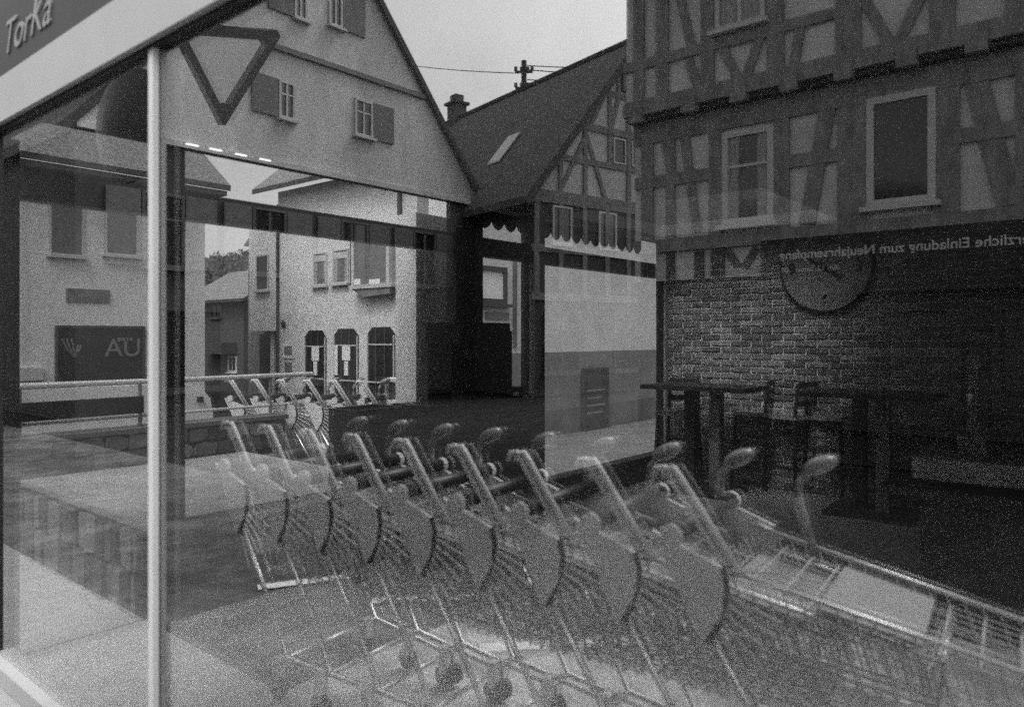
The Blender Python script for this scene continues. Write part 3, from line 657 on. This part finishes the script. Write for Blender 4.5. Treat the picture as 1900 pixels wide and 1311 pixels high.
# --- black coffee machine on a black cabinet before the side window
xa = XW + 0.55
def yat(px, X): return onX(px, 600, X)[1]
kb = thing('machine_cabinet', (xa, yat(905, xa), 0.004), 'black cabinet under the coffee machine by the side window', 'cabinet')
y0, y1 = yat(808, xa), yat(1003, xa); zc = onX(900, 745, xa)[2]
box('body', M['black'], kb, (xa - .4, xa, y0, y1, 0.006, zc - .031)); box('top', M['black'], kb, (xa - .42, xa + .02, y0 - .02, y1 + .02, zc - .03, zc))
for k in range(3): box('door', M['black'], kb, (xa + .0005, xa + .012, y0 + .01 + (y1 - y0) * k / 3, y0 - .01 + (y1 - y0) * (k + 1) / 3, .08, zc - .05))
cm = thing('coffee_machine', (xa - .2, yat(912, xa), zc), 'tall black coffee machine standing on the black cabinet', 'coffee machine')
y0, y1 = yat(856, xa), yat(972, xa); zt = onX(900, 598, xa)[2]; ym = yat(950, xa)
box('body', M['black'], cm, (xa - .36, xa - .12, y0 + .02, y1, zc + .001, zt - .06))
box('base', M['black'], cm, (xa - .36, xa - .01, y0 + .02, y1, zc + .0005, zc + .09))
box('head', M['black'], cm, (xa - .36, xa - .02, y0, ym, zt - .16, zt))
box('hopper', M['frame_d'], cm, (xa - .3, xa - .13, ym + .005, y1 - .01, zt - .09, zt - .04))
for k in range(3): MB().tube([(xa - .06, y0 + .12 + k * .1, zt - .161), (xa - .06, y0 + .12 + k * .1, zt - .26)], .02, 8).build('spout', M['frame_d'], cm)
box('light_button', M['paper'], cm, (xa - .0095, xa - .006, y1 - .12, y1 - .05, zc + .02, zc + .05))
# --- black box stand by the low wall
xb = XW + .35; y0, y1 = yat(662, xb), yat(750, xb); zb_ = onX(700, 758, xb)[2]
bb = thing('black_bin', (xb, (y0 + y1) / 2, 0.004), 'black open box on legs standing under the side window', 'box')
for a in ((xb - .3, xb - .28, y0, y1), (xb - .02, xb, y0, y1), (xb - .279, xb - .021, y0, y0 + .02), (xb - .279, xb - .021, y1 - .02, y1)):
    box('side', M['black'], bb, (*a, .62, zb_))
box('bottom', M['black'], bb, (xb - .279, xb - .021, y0 + .021, y1 - .021, .62, .64))
for a in (xb - .28, xb - .03):
    for b in (y0, y1 - .03): box('leg', M['black'], bb, (a, a + .03, b, b + .03, 0.006, .619))

# ================================================================== THE STREET BEHIND THE CAMERA (seen mirrored in the shop window)
# helper frames are given where the mirror image stands; every mesh is flipped to its real place across the window plane
# --- big half-timbered house
f = Fr((-5.8, 9.9), (1, 0), (0, -1), True)
h = thing('half_timbered_house', (-1, 9.9, 0), 'large half-timbered house with jettied upper storey and white framed windows', 'house', R=True)
JD = 0.22
f.bx('wall', M['infill'], h, 0, 11, -9, 0, 2.43, 4.80)
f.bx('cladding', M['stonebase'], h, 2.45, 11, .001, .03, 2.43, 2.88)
f.bx('upper_wall', M['infill'], h, -0.02, 11, -9, JD, 4.98, 7.25)
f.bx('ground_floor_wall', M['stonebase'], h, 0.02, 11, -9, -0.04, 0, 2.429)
Z3 = lambda zx, zy: (1180 + zx * 0.3814, zy * 0.3814)
def tb(a, b, wd, d, par=h, m=None):
    A, B = f.px(*Z3(*a), d), f.px(*Z3(*b), d); f.beam('timber', m or M['timber'], par, A, B, wd, d + 0.001, d + 0.032 + random.uniform(0, .012))
# upper storey
zb0 = f.px(*Z3(500, 415), JD)[1]
f.bx('timber', M['timber'], h, -.05, 11, JD + .001, JD + .06, zb0 - .13, zb0 + .09)
zr = f.px(*Z3(132, 290), JD)[1]; f.bx('timber', M['timber'], h, -.04, f.px(*Z3(1030, 0), JD)[0], JD + .001, JD + .05, zr - .07, zr + .07)
for zx, wd in ((18, .18), (132, .2), (352, .19), (682, .22), (1035, .3), (1492, .26), (1850, .2), (2250, .2), (2700, .22)):
    u = f.px(*Z3(zx, 100), JD)[0]; f.bx('timber', M['timber'], h, u - wd / 2, u + wd / 2, JD + .001, JD + .045, zb0 + .091, 7.2)
for a, b in (((205, -60), (275, 240)), ((258, 290), (315, 450)), ((420, 225), (505, 405)), ((612, 168), (530, 400)), ((802, 130), (768, 345)), ((1095, -30), (1240, 225)), ((1395, -30), (1280, 205)), ((1960, -100), (2080, 60)), ((2480, -120), (2330, 0))):
    tb(a, b, .125, JD)
for zx0, zx1, zy in ((390, 632, 120), (1545, 1800, -90)):
    u0, u1 = f.px(*Z3(zx0, 60), JD)[0], f.px(*Z3(zx1, 60), JD)[0]; z0 = f.px(*Z3(510, 130), JD)[1] if zx0 < 1000 else 5.8
    window(f, h, u0, u1, z0, z0 + 1.35, M['frame_w'], trans=.68, d=JD + .005, pane=M['curtain'], fw=.06)
# jetty: joist ends, and a dark strip painting in the shadow below it
f.bx('jetty_shade_strip', M['timber_d'], h, -.02, 11, .002, JD - .03, 4.80, 4.979)
for zx in (10, 265, 505, 750, 1015, 1320, 1660, 2100, 2600):
    u = f.px(*Z3(zx, 500), JD)[0]; f.bx('joist_end', M['timber'], h, u - .11, u + .11, JD - .029, JD + .085, 4.76, 4.975)
# lower storey
ztp = f.px(*Z3(700, 575))[1]; f.bx('timber', M['timber'], h, 0, 11, .001, .05, ztp - .02, 4.79)
zbt = f.px(*Z3(745, 1120))[1]; f.bx('timber', M['timber'], h, 0, 11, .001, .07, zbt - .16, zbt + .03)
zm = f.px(*Z3(840, 775))[1]
wz = [(425, 675, 1110, 628), (1125, 1462, 1020, 455)]
for zx, wd in ((60, .2), (172, .14), (392, .2), (712, .2), (1052, .34), (1510, .28), (1900, .2), (2300, .2), (2700, .25)):
    u = f.px(*Z3(zx, 800))[0]; f.bx('timber', M['timber'], h, u - wd / 2, u + wd / 2, .001, .045, zbt + .031, ztp - .021)
for a, b in (((0, 860), (385, 822)), ((725, 785), (1010, 742)), ((1535, 622), (2300, 520))):
    u0, u1 = f.px(*Z3(*a))[0], f.px(*Z3(*b))[0]; f.bx('timber', M['timber'], h, max(u0, 0), u1, .001, .05, zm - .085, zm + .085)
for a, b, wd in (((238, 655), (300, 1130), .13), ((935, 520), (835, 1090), .2), ((1650, 370), (1815, 1000), .24), ((120, 640), (165, 850), .05), ((2000, 400), (2180, 800), .2)):
    tb(a, b, wd, 0)
for a, b, bt, tp_ in wz:
    m_ = (a + b) / 2; u0, u1 = f.px(*Z3(a, 800))[0], f.px(*Z3(b, 800))[0]; z0, z1 = f.px(*Z3(m_, bt))[1], f.px(*Z3(m_, tp_))[1]
    window(f, h, u0, u1, z0 + .06, z1, M['frame_w'], muntin=False, trans=.62 if a < 1000 else None, fw=.085, curtains=a < 1000, d=.004)
window(f, h, f.px(*Z3(2000, 800))[0], f.px(*Z3(2000, 800))[0] + .9, 3.15, 4.45, M['frame_w'], d=.004)
# short panels of the ground floor at the left end
for zx, wd in ((60, .22), (172, .13), (310, .14), (400, .2), (640, .14)):
    u = f.px(*Z3(zx, 1250))[0]; f.bx('timber', M['timber_d'], h, u - wd / 2, u + wd / 2, .001, .04, 2.44, 2.86)
for a, b in (((440, 1205), (500, 1300)), ((590, 1205), (530, 1300))): tb(a, b, .1, 0, m=M['timber_d'])
for u in (2.6, 4.6, 6.6): window(f, h, u, u + 1.7, .5, 2.0, M['stonebase'], d=-.035, fw=.09, pane=M['gasket'])
mb = MB(); mb.prism([f.p(-.4, .7, 7.1), f.p(11.5, .7, 7.1), f.p(11.5, -4.4, 10.4), f.p(-.4, -4.4, 10.4)], (0, 0, .2)); mb.build('roof', M['roof'], h, True)
# banner with the new year's invitation on its ground floor
bn = thing('invitation_banner', (-2, 9.85, 2.0), 'long dark banner with pale invitation lettering on the half-timbered house', 'banner', R=True)
q0, q1 = f.px(1425, 470, .1), f.px(1990, 430, .1); zt_ = f.px(1670, 425, .1)[1]; zb2 = f.px(1670, 540, .1)[1]
f.bx('cloth', M['stonebase'], bn, q0[0] - .1, q1[0] + .1, .09, .10, zb2, zt_)
P = lambda u, z: mir(f.p(u, .102, z))
span = f.px(1890, 440, .1)[0] - f.px(1447, 490, .1)[0]
zl = f.px(1670, 467, .1)[1]
# real wall faces +y, so reading direction runs towards -x
uL_ = f.px(1447, 490, .1)[0]
sc = .165
ob = text_mesh('lettering', 'Herzliche Einladung zum Neujahrsempfang', sc, M['frame_w'], bn, P(uL_, zl), (-1, 0, 0), (0, 0, 1), .002, bold=.002, align='RIGHT')
text_mesh('lettering', 'Am 12. Januar   00', .095, M['frame_w'], bn, P(uL_ + .02, zl - .17), (-1, 0, 0), (0, 0, 1), .002, align='RIGHT')

# --- white gable house
f = Fr((-15.0, 0.0), (0, 1), (1, 0), True)
h = thing('gable_house', (-15, 11, 0), 'tall white gabled house with shuttered windows', 'house', R=True)
g0, g1, ga, ze, zA = 5.4, 16.5, 11.05, 5.6, 11.95
f.bx('wall', M['render_shade'], h, g0, g1, -12, 0, 0, 5.479)
f.pr('gable', M['plaster_g'], h, [(g0, ze), (g1, ze), (ga, zA)], -.4, 0.001)
f.bx('moulding', M['plaster_g'], h, g0, g1, -11.9, .10, 5.48, 5.60)
sl_ = (zA - ze) / (g1 - ga); zz = 8.2
f.bx('moulding', M['plaster_d'], h, ga - (zA - zz) / sl_, ga + (zA - zz) / sl_, .002, .09, zz - .06, zz + .06)
for s_, ge in ((-1, g0), (1, g1)):
    mb = MB(); uo = ge + s_ * .25; zo = ze - .25 * sl_
    mb.prism([f.p(uo, .12, zo), f.p(ga, .12, zA), f.p(ga, -12, zA), f.p(uo, -12, zo)], (0, 0, .22)); mb.build('roof', M['roof'], h, True)
    f.beam('verge', M['roof_d'], h, (uo, zo + .1), (ga, zA + .1), .16, .121, .15)
def shut(u0, u1, z0, z1, sides='lr', fm=M['frame_w']):
    window(f, h, u0, u1, z0, z1, fm, fw=.06, trans=.65)
    if 'l' in sides: f.bx('shutter', M['shutter'], h, u0 - .68, u0 - .03, .003, .05, z0, z1)
    if 'r' in sides: f.bx('shutter', M['shutter'], h, u1 + .03, u1 + .70, .003, .05, z0, z1)
def ud(px, py): return f.px(px, py)
for a, b, t_, bt, sd_ in ((657, 690, 186, 250, 'r'), (516, 546, 152, 218, 'l'), (545, 569, -55, 33, 'l'), (609, 634, -38, 46, 'r')):
    u0, z0 = ud(a, bt); u1, _ = ud(b, bt); z1 = ud((a + b) / 2, t_)[1]; shut(u0, u1, z0, z1, sd_)
for y0 in (6.6, 9.0, 11.4, 13.8): shut(y0, y0 + .85, 3.0, 4.5, 'lr', M['plaster_dd'])
for y0 in (6.8, 9.6, 12.4): window(f, h, y0, y0 + 1.5, .5, 2.2, M['frame_d'])
f.bx('downpipe', M['roof_d'], h, g1 - .12, g1 - .03, .003, .09, 0, 5.4)
# --- house with steep tiled roof and half-timbered gable, a little turned
cR = (CT, ST); cF = (-ST, CT)
def cv(X, Z): return (X * cR[0] + Z * cF[0], X * cR[1] + Z * cF[1])
gd = (.809 * cR[0] + .5875 * cF[0], .809 * cR[1] + .5875 * cF[1]); rdn = (-.5875 * cR[0] + .809 * cF[0], -.5875 * cR[1] + .809 * cF[1])
ap = cv(3.43, 22.0)
f = Fr(ap, gd, (-rdn[0], -rdn[1]), True)          # u = 0 under the apex
h = thing('steep_roof_house', (ap[0], ap[1], 0), 'old house with steep tiled roof, chimney and half-timbered gable', 'house', R=True)
zA, ze, hw = 10.1, 5.5, 3.75
f.bx('wall', M['render_shade'], h, -hw + .15, hw - .15, -13, 0, 0, ze)
f.pr('gable', M['infill'], h, [(-hw + .15, ze), (hw - .15, ze), (0, zA - .15)], -.4, .001)
for s_ in (-1, 1):
    mb = MB(); uo = s_ * (hw + .35); zo = ze - .35 * (zA - ze) / hw
    mb.prism([f.p(uo, .45, zo), f.p(0, .45, zA), f.p(0, -13.5, zA), f.p(uo, -13.5, zo)], (0, 0, .2)); rf = mb.build('roof', M['roof'], h, True)
    f.beam('verge', M['timber_d'], h, (uo, zo + .02), (0, zA + .02), .2, .40, .46)
    if s_ < 0: rfl = rf
mb = MB(); mb.tube([f.p(0, .5, zA + .2), f.p(0, -13.5, zA + .2)], .13, 6); mb.build('ridge_tiles', M['roof_d'], rfl, True)
ca_ = -9.6
f.bx('chimney', M['plaster_dd'], h, -.28, .28, ca_ - .28, ca_ + .28, zA - .8, zA + .75)
f.bx('chimney_cap', M['roof_d'], h, -.38, .38, ca_ - .38, ca_ + .38, zA + .751, zA + .85)
f.bx('chimney_pot', M['plaster_dd'], h, -.2, .2, ca_ - .2, ca_ + .2, zA + .851, zA + 1.15)
# roof window standing open on the left slope
sk = (hw + 0.0); uu, dd = -2.85, -2.6; zz = zA + (uu / hw) * (zA - ze) + .28
mb = MB(); k_ = (zA - ze) / hw; mb.prism([f.p(uu, dd, zz), f.p(uu, dd - .62, zz), f.p(uu + .8, dd - .62, zz + .8 * k_), f.p(uu + .8, dd, zz + .8 * k_)], (0, 0, .05)); mb.build('roof_window', M['plaster'], h, True)
def gb(a, b, wd=.16): f.beam('timber', M['timber'], h, a, b, wd, .002, .04 + random.uniform(0, .012))
for zz in (ze + .02, 6.55, 7.55, 8.65):
    w_ = (zA - .2 - zz) / k_; gb((-w_, zz), (w_, zz), .2 if zz in (7.55,) else .16)
for a, b, z0, z1 in ((-1.7, -1.7, ze, 7.5), (0, 0, ze, 8.6), (1.7, 1.7, ze, 7.5), (-.75, -.75, 6.55, 8.6), (.75, .75, 6.55, 8.6), (-2.6, -2.6, ze, 6.5), (2.6, 2.6, ze, 6.5), (-.4, -.4, 8.65, 9.5), (.4, .4, 8.65, 9.5)): gb((a, z0), (b, z1), .15)
for a, b in (((-1.65, 7.3), (-2.7, ze)), ((-1.65, 7.3), (-.9, ze)), ((1.65, 7.3), (2.7, ze)), ((1.65, 7.3), (.9, ze)), ((-.4, 8.6), (-.7, 7.6)), ((.4, 8.6), (.7, 7.6)), ((-1.5, 7.6), (-1.0, 8.5)), ((1.5, 7.6), (1.0, 8.5))): gb(a, b, .13)
window(f, h, -.62, -.12, 6.65, 7.4, M['frame_w'], fw=.05, muntin=False, sill=False); window(f, h, .12, .62, 6.65, 7.4, M['frame_w'], fw=.05, muntin=False, sill=False)
window(f, h, -.28, .28, 8.8, 9.4, M['timber_d'], fw=.05, sill=False)
# lower walls with timbers under the eave
for zz in (2.7, 4.0, ze - .15): gb((-hw + .15, zz), (hw - .15, zz), .2)
for k in range(9): gb((-hw + .3 + k * .86, 2.75), (-hw + .3 + k * .86, ze - .2), .16)
for u in (-2.9, -1.2, .5, 2.2): window(f, h, u, u + .7, 4.15, 5.2, M['frame_w'], fw=.06)
for u in (-3.2, -.6, 2.0): window(f, h, u, u + 1.3, .6, 2.3, M['frame_d'], fw=.07)
# a hill behind these roofs closes the horizon
# --- electricity pole and wires
pt = 30.0
pp = atT(972, 200, pt); ztop = EYE + (CY - 113) / FPX * pt
pl = thing('electricity_pole', (pp[0], pp[1], 0), 'wooden electricity pole with two crossarms behind the tiled roof', 'pole', R=True)
MB().tube([(pp[0], pp[1], 0), (pp[0], pp[1], ztop)], [.16, .11], 8).build('pole', M['timber_d'], pl, True)
for zz in (ztop - .45, ztop - 1.1):
    MB().tube([(pp[0] - .35 * CT, pp[1] - .35 * ST, zz), (pp[0] + .35 * CT, pp[1] + .35 * ST, zz)], .055, 6).build('crossarm', M['timber_d'], pl, True)
    for s_ in (-.33, -.1, .15, .33): MB().tube([(pp[0] + s_ * CT, pp[1] + s_ * ST, zz + .04), (pp[0] + s_ * CT, pp[1] + s_ * ST, zz + .2)], .07, 6).build('insulator', M['frame_d'], pl, True)
ws = [((962, 136), (700, 112)), ((978, 122), (1330, 118)), ((978, 130), (1330, 134)), ((978, 148), (1330, 146)), ((978, 154), (1330, 160))]
for k, (a, b) in enumerate(ws):
    A, B = atT(*a, pt), atT(*b, pt + (9 if k == 0 else -2)); pts = []
    for i in range(9):
        t_ = i / 8; pts.append((A[0] + (B[0] - A[0]) * t_, A[1] + (B[1] - A[1]) * t_, A[2] + (B[2] - A[2]) * t_ - .5 * t_ * (1 - t_)))
    wr = MB().tube(pts, .022, 4).build('power_line', M['frame_d'], None, True)
    wr['label'] = ('single dark wire sagging from the pole to the white gable', 'topmost wire running right from the electricity pole', 'second wire down running right from the electricity pole', 'third wire down running right from the pole', 'lowest wire running right from the electricity pole')[k]; wr['category'] = 'wire'; wr['group'] = 'overhead wires'
# --- give-way sign and round traffic mirror on one post
st = 6.0
sp = atT(296, 300, st)
tri = [atT(322, 66, st + .02), atT(529, 62, st + .02), atT(415, 246, st + .02)]
ps = thing('give_way_sign', (sp[0], sp[1], 0), 'triangular give-way sign with dark border on a post with bracket', 'traffic sign', R=True)
MB().tube([(sp[0], sp[1], 0), (sp[0], sp[1], 4.15)], .035, 8).build('post', M['plaster_dd'], ps, True)
def tri_at(inset, dt):
    # upright triangle standing a little turned, point down
    A, B, C = (400 - 8, 18), (529, 62), (413, 246)
    pts = [atT(312, 44, st), atT(530, 60, st), atT(414, 246, st)]
    ce = [sum(p[i] for p in pts) / 3 for i in range(3)]
    n_ = Vector((-cF[0], -cF[1], 0)) * dt; out = []
    for i in range(3):
        a, b = Vector(pts[i]), Vector(pts[(i + 1) % 3]); L = (b - a)
        for t_ in (.06, .94): out.append(a + L * t_)
    return [tuple(Vector(ce) + (p - Vector(ce)) * inset + n_) for p in out]
mb = MB(); mb.prism(tri_at(1, .03), Vector((-cF[0], -cF[1], 0)) * .012); mb.build('border', M['sign_b'], ps, True)
mb = MB(); mb.prism(tri_at(.66, .0425), Vector((-cF[0], -cF[1], 0)) * .003); mb.build('face', M['sign_w'], ps, True)
q = atT(340, 60, st + .06); MB().tube([(sp[0], sp[1], q[2]), q, atT(420, 62, st + .06)], .018, 6).build('bracket', M['plaster_dd'], ps, True)
cm_ = atT(236, 232, st); n1 = Vector((.55 * -cR[0] - .83 * cF[0], .55 * -cR[1] - .83 * cF[1], 0)).normalized(); a1 = n1.cross(Vector((0, 0, 1)))
mr = thing('traffic_mirror', (sp[0], sp[1], 3.0), 'round black-backed traffic mirror beside the give-way sign', 'traffic mirror', R=True)
R_ = 108 * st / FPX
mb = MB(); c_ = Vector(cm_); vs = []; fs = []
for i in range(7):
    rr = R_ * (1 - i / 7 * .999 if i < 6 else .02); dep = .16 * (1 - (rr / R_) ** 2)
    for k in range(28): an = 2 * math.pi * k / 28; vs.append(c_ + a1 * rr * math.cos(an) + Vector((0, 0, 1)) * rr * math.sin(an) + n1 * dep)
for i in range(6):
    for k in range(28): fs.append((i * 28 + k, i * 28 + (k + 1) % 28, (i + 1) * 28 + (k + 1) % 28, (i + 1) * 28 + k))
fs.append(tuple(6 * 28 + k for k in range(28))); mb._add(vs, fs); mb.build('bowl', M['black'], mr, True, True)
mb = MB(); mb.tube([tuple(c_ - n1 * .01), tuple(c_ - n1 * .03)], [R_, R_], 28); mb.build('rim', M['black'], mr, True)
m_chr = mat('mirror_face', .7, .06, .02, 3, metal=1.0)
mb = MB(); vs = []; fs = []
for i in range(7):
    rr = R_ * .94 * (1 - i / 7 * .999 if i < 6 else .02); dep = .035 + .10 * (1 - (rr / R_) ** 2)
    for k in range(28): an = 2 * math.pi * k / 28; vs.append(c_ + a1 * rr * math.cos(an) + Vector((0, 0, 1)) * rr * math.sin(an) - n1 * dep)
mb._add(vs, [tuple(reversed(x)) for x in fs] if fs else [(i * 28 + k, (i + 1) * 28 + k, (i + 1) * 28 + (k + 1) % 28, i * 28 + (k + 1) % 28) for i in range(6) for k in range(28)]); mb.build('face', m_chr, mr, True, True)
MB().tube([tuple(c_ + n1 * .15), (sp[0], sp[1], cm_[2] - .1)], .02, 6).build('bracket', M['black'], mr, True)

for q in GROUND_LINES:
    mb = MB(); mb.prism([(p[0], p[1], -.002) for p in q], (0, 0, -.003)); o = mb.build('painted_line', M['paper']); o['kind'] = 'structure'

# ================================================================== SHOPPING CARTS
def cart(base, label, group, R, sx=1.0, dirv=(1, 0)):
    """base: floor point under the near end of the handle; the cart runs along dirv, its width across"""
    ux = Vector((dirv[0], dirv[1], 0)); uy = Vector((-dirv[1], dirv[0], 0))
    B = Vector(base)
    W = lambda x, y, z: tuple(B + ux * x + uy * y + Vector((0, 0, z)))
    t = thing('shopping_cart', base, label, 'shopping cart', group, R)
    w_ = .56
    MB().tube([W(0, -.01, 1.0), W(0, w_ + .01, 1.0)], .028, 10).build('handle', M['plastic_d'], t, R, True)
    for y in (-.012, w_ + .012): MB().tube([W(0, y - .012, 1.0), W(0, y + .012, 1.0)], .034, 10).build('handle_cap', M['plastic_g'], t, R)
    # curved grip with a paddle at the far end
    gy = w_ - .03
    MB().tube([W(.30, gy, .87), W(.265, gy, .96), W(.245, gy, 1.04), W(.25, gy, 1.10), W(.28, gy, 1.14)], [.02, .019, .018, .015, .012], 8).build('grip_arm', M['flap'], t, R, True)
    MB().ell(W(.315, gy, 1.165), (Vector(W(.058, 0, .028)) - Vector(W(0, 0, 0)), Vector(W(0, .05, 0)) - Vector(W(0, 0, 0)), Vector(W(-.012, 0, .028)) - Vector(W(0, 0, 0)))).build('grip_paddle', M['pad_g'], t, R, True)
    # leaf-shaped side brackets with dark edging
    leaf = [(-.06, 1.01), (.0, .985), (.09, .955), (.155, .93), (.17, .875), (.163, .82), (.145, .765), (.11, .705), (.09, .715), (.055, .785), (.005, .885), (-.05, .985)]
    for y in (-.02, w_ + .005):
        br = MB().prism([W(x, y, z) for x, z in leaf], uy * .016).build('side_bracket', M['plastic_g'], t, R)
        MB().tube([W(x, y + .008, z) for x, z in leaf[3:8]], .010, 6).build('edging', M['plastic_d'], br, R)
    mb = MB()
    for k in range(10):                            # fan of wires behind the near bracket
        q = k / 9; an = rad(8 - 78 * q); sx, sz = .165 - .06 * q * q, .92 - .20 * q
        mb.tube([W(sx, -.006, sz), W(sx + .17 * math.cos(an), .0, sz + .17 * math.sin(an))], .0042, 4)
    fn = mb.build('wire_fan', M['strut'], t, R); fn['kind'] = 'stuff'
    # slanting twin strut of the folded child seat
    for q in (0, .032): MB().tube([W(-.075 + q, .03, 1.165), W(-.065 + q, .03, 1.19), W(-.04 + q, .03, 1.195), W(-.02 + q, .03, 1.17), W(.165 + q, .03, .905)], .0125, 6).build('seat_strut', M['strut'], t, R, True)
    # seat flap
    # rims
    yn = lambda x: .012 + .07 * x; yf = lambda x: w_ - .012 - .07 * x
    zt = lambda x: .93 - .20 * max(x - .1, 0); zb = lambda x: .56 - .06 * x
    for yy in (yn, yf): MB().tube([W(.08, yy(.08), zt(.08)), W(.98, yy(.98), zt(.98))], .008, 6).build('rim', M['chrome'], t, R, True)
    MB().tube([W(.98, yn(.98), zt(.98)), W(.98, yf(.98), zt(.98))], .008, 6).build('rim', M['chrome'], t, R, True)
    for s_, yy in ((0, yn), (1, yf)): MB().tube([W(.10, yy(.1) + .012, .93), W(.19, yy(.2) + .012, .895)], .011, 6).build('hinge_bar', M['chrome'], t, R, True)
    fz = lambda x: zt(x) - .035
    MB().hexa([W(.40, .05, fz(.4)), W(.66, .07, fz(.66)), W(.66, w_ - .07, fz(.66)), W(.40, w_ - .05, fz(.4)), W(.40, .05, fz(.4) + .01), W(.66, .07, fz(.66) + .01), W(.66, w_ - .07, fz(.66) + .01), W(.40, w_ - .05, fz(.4) + .01)]).build('seat_flap', M['flap'], t, R)
    mb = MB()
    for k in range(9): y = .07 + (w_ - .14) * k / 8; mb.tube([W(.20, y, fz(.2)), W(.39, y, fz(.39))], .0028, 4); mb.tube([W(.67, y, fz(.67)), W(.96, y, fz(.96))], .0028, 4)
    for x in (.21, .30, .38, .70, .79, .88, .95): mb.tube([W(x, yn(x), fz(x)), W(x, yf(x), fz(x))], .0035, 4)
    gr = mb.build('seat_grille', M['wire'], t, R); gr['kind'] = 'stuff'
    # wires of the basket
    mb = MB(); r_ = .0034
    for yy in (yn, yf):
        for k in range(17):                        # fanning side wires
            x0 = .17 + k * .047; x1 = min(x0 + .13 - k * .004, .97); mb.tube([W(x0, yy(x0), zt(x0)), W(x1, yy(x1) , zb(x1))], r_, 4)
        for q in (.35, .7): mb.tube([W(.16, yy(.16), zt(0) + (zb(0) - zt(0)) * q), W(.97, yy(.97), zt(1) + (zb(1) - zt(1)) * q)], r_, 4)
    for k in range(7):
        q = (k + .5) / 7; y = yn(.98) + (yf(.98) - yn(.98)) * q; mb.tube([W(.98, y, zt(.98)), W(.95, y, zb(.95)), W(.2, .05 + (w_ - .1) * q, zb(.2))], r_, 4)
    for k in range(5): x = .25 + k * .16; mb.tube([W(x, yn(x), zb(x)), W(x, yf(x), zb(x))], r_, 4)
    bk = mb.build('wire_basket', M['wire'], t, R); bk['kind'] = 'stuff'
    # rear gate wires hanging from the handle
    mb = MB()
    for k in range(8): y = .05 + (w_ - .1) * k / 7; mb.tube([W(.09, y, .90), W(.22, y, .60)], r_, 4)
    for q in (.25, .6): mb.tube([W(.09 + .13 * q, .05, .9 - .3 * q), W(.09 + .13 * q, w_ - .05, .9 - .3 * q)], r_, 4)
    gt = mb.build('rear_gate', M['wire'], t, R); gt['kind'] = 'stuff'
    # chassis and wheels
    for y in (0.0, w_):
        MB().tube([W(.12, y, .72), W(.30, y * .97 + .008, .42), W(.42, y * .97 + .008, .20), W(.92, y * .8 + .056, .16)], .012, 8).build('chassis_tube', M['chrome'], t, R, True)
        for x, yy in ((.36, y * .97 + .008), (.90, y * .8 + .056)):
            wl = MB().tube([W(x, yy - .010, .055), W(x, yy + .010, .055)], .052, 16).build('wheel', M['rubber'], t, R)
            MB().hexa([W(x - .02, yy - .02, .07), W(x + .02, yy - .02, .07), W(x + .02, yy + .02, .07), W(x - .02, yy + .02, .07), W(x - .02, yy - .02, .19), W(x + .02, yy - .02, .19), W(x + .02, yy + .02, .19), W(x - .02, yy + .02, .19)]).build('fork', M['chrome'], wl, R)
    MB().tube([W(.42, .01, .20), W(.42, w_ - .01, .20)], .011, 8).build('cross_tube', M['chrome'], t, R, True)
    return t
ordn = ('leftmost', 'second', 'third', 'fourth', 'middle fifth', 'sixth', 'seventh', 'eighth')
A, Bq = Vector((-3.25, 1.82, 0)), Vector((-1.07, 2.05, 0))
dv = (Bq - A).normalized()
first = cart(tuple(A), 'leftmost shopping cart of the large nested row, with open floor beside it', 'large nested row of shopping carts', True, dirv=(dv.x, dv.y))
for k in range(1, 9):
    off = (Bq - A) * k / 8
    copy_thing(first, (off.x, -off.y, 0), ('%s shopping cart from the left in the large nested row' % ordn[k]) if k < 8 else 'last shopping cart of the large row with its whole wire basket in view')
# small row beyond the side windows
A = Vector(atT(428, 700, 7.6)); A.z = -.03; Bq = Vector(atT(672, 700, 7.3)); Bq.z = -.03
dv = (Bq - A).normalized(); sp_ = (Bq - A) / 5
first = cart((A.x, A.y, -.03), 'small far shopping cart nearest the white van, behind the railing', 'small far row of shopping carts', False, dirv=(dv.x, dv.y))
for k in range(1, 6): copy_thing(first, tuple(sp_ * k), '%s small far shopping cart counted from the white van' % ('', 'second', 'third', 'fourth', 'fifth', 'sixth')[k])
box('cart_bay_slab', M['paving'], None, (-9.2, XW - 0.115, 3.76, 5.59, GL - .05, -.035))['kind'] = 'structure'
# low white framed board behind the far carts
bd = thing('framed_board', (-6.0, 5.3, -.03), 'low white framed board at the end of the far cart row', 'board')
q0, q1 = Vector(atT(718, 700, 7.9)), Vector(atT(764, 700, 7.9)); dq = (q1 - q0).normalized(); zt_, zl_ = atT(718, 705, 7.9)[2], atT(718, 745, 7.9)[2]
for p_ in (q0, q1): MB().tube([(p_.x, p_.y, -.03), (p_.x, p_.y, zt_)], .022, 6).build('post', M['plaster'], bd)
MB().tube([(q0.x, q0.y, zt_), (q1.x, q1.y, zt_)], .03, 6).build('top_bar', M['plaster'], bd)
MB().tube([(q0.x, q0.y, zl_), (q1.x, q1.y, zl_)], .022, 6).build('lower_bar', M['plaster'], bd)
mb = MB(); e = Vector((0, 0, zt_ - zl_ - .06)); mb.prism([(q0.x, q0.y, zl_ + .03), (q1.x, q1.y, zl_ + .03), (q1.x, q1.y, zt_ - .03), (q0.x, q0.y, zt_ - .03)], (-dq.y * .012, dq.x * .012, 0)); mb.build('panel', M['plaster_dd'], bd)
for o in bpy.data.objects:
    if '_w' in o: del o['_w']
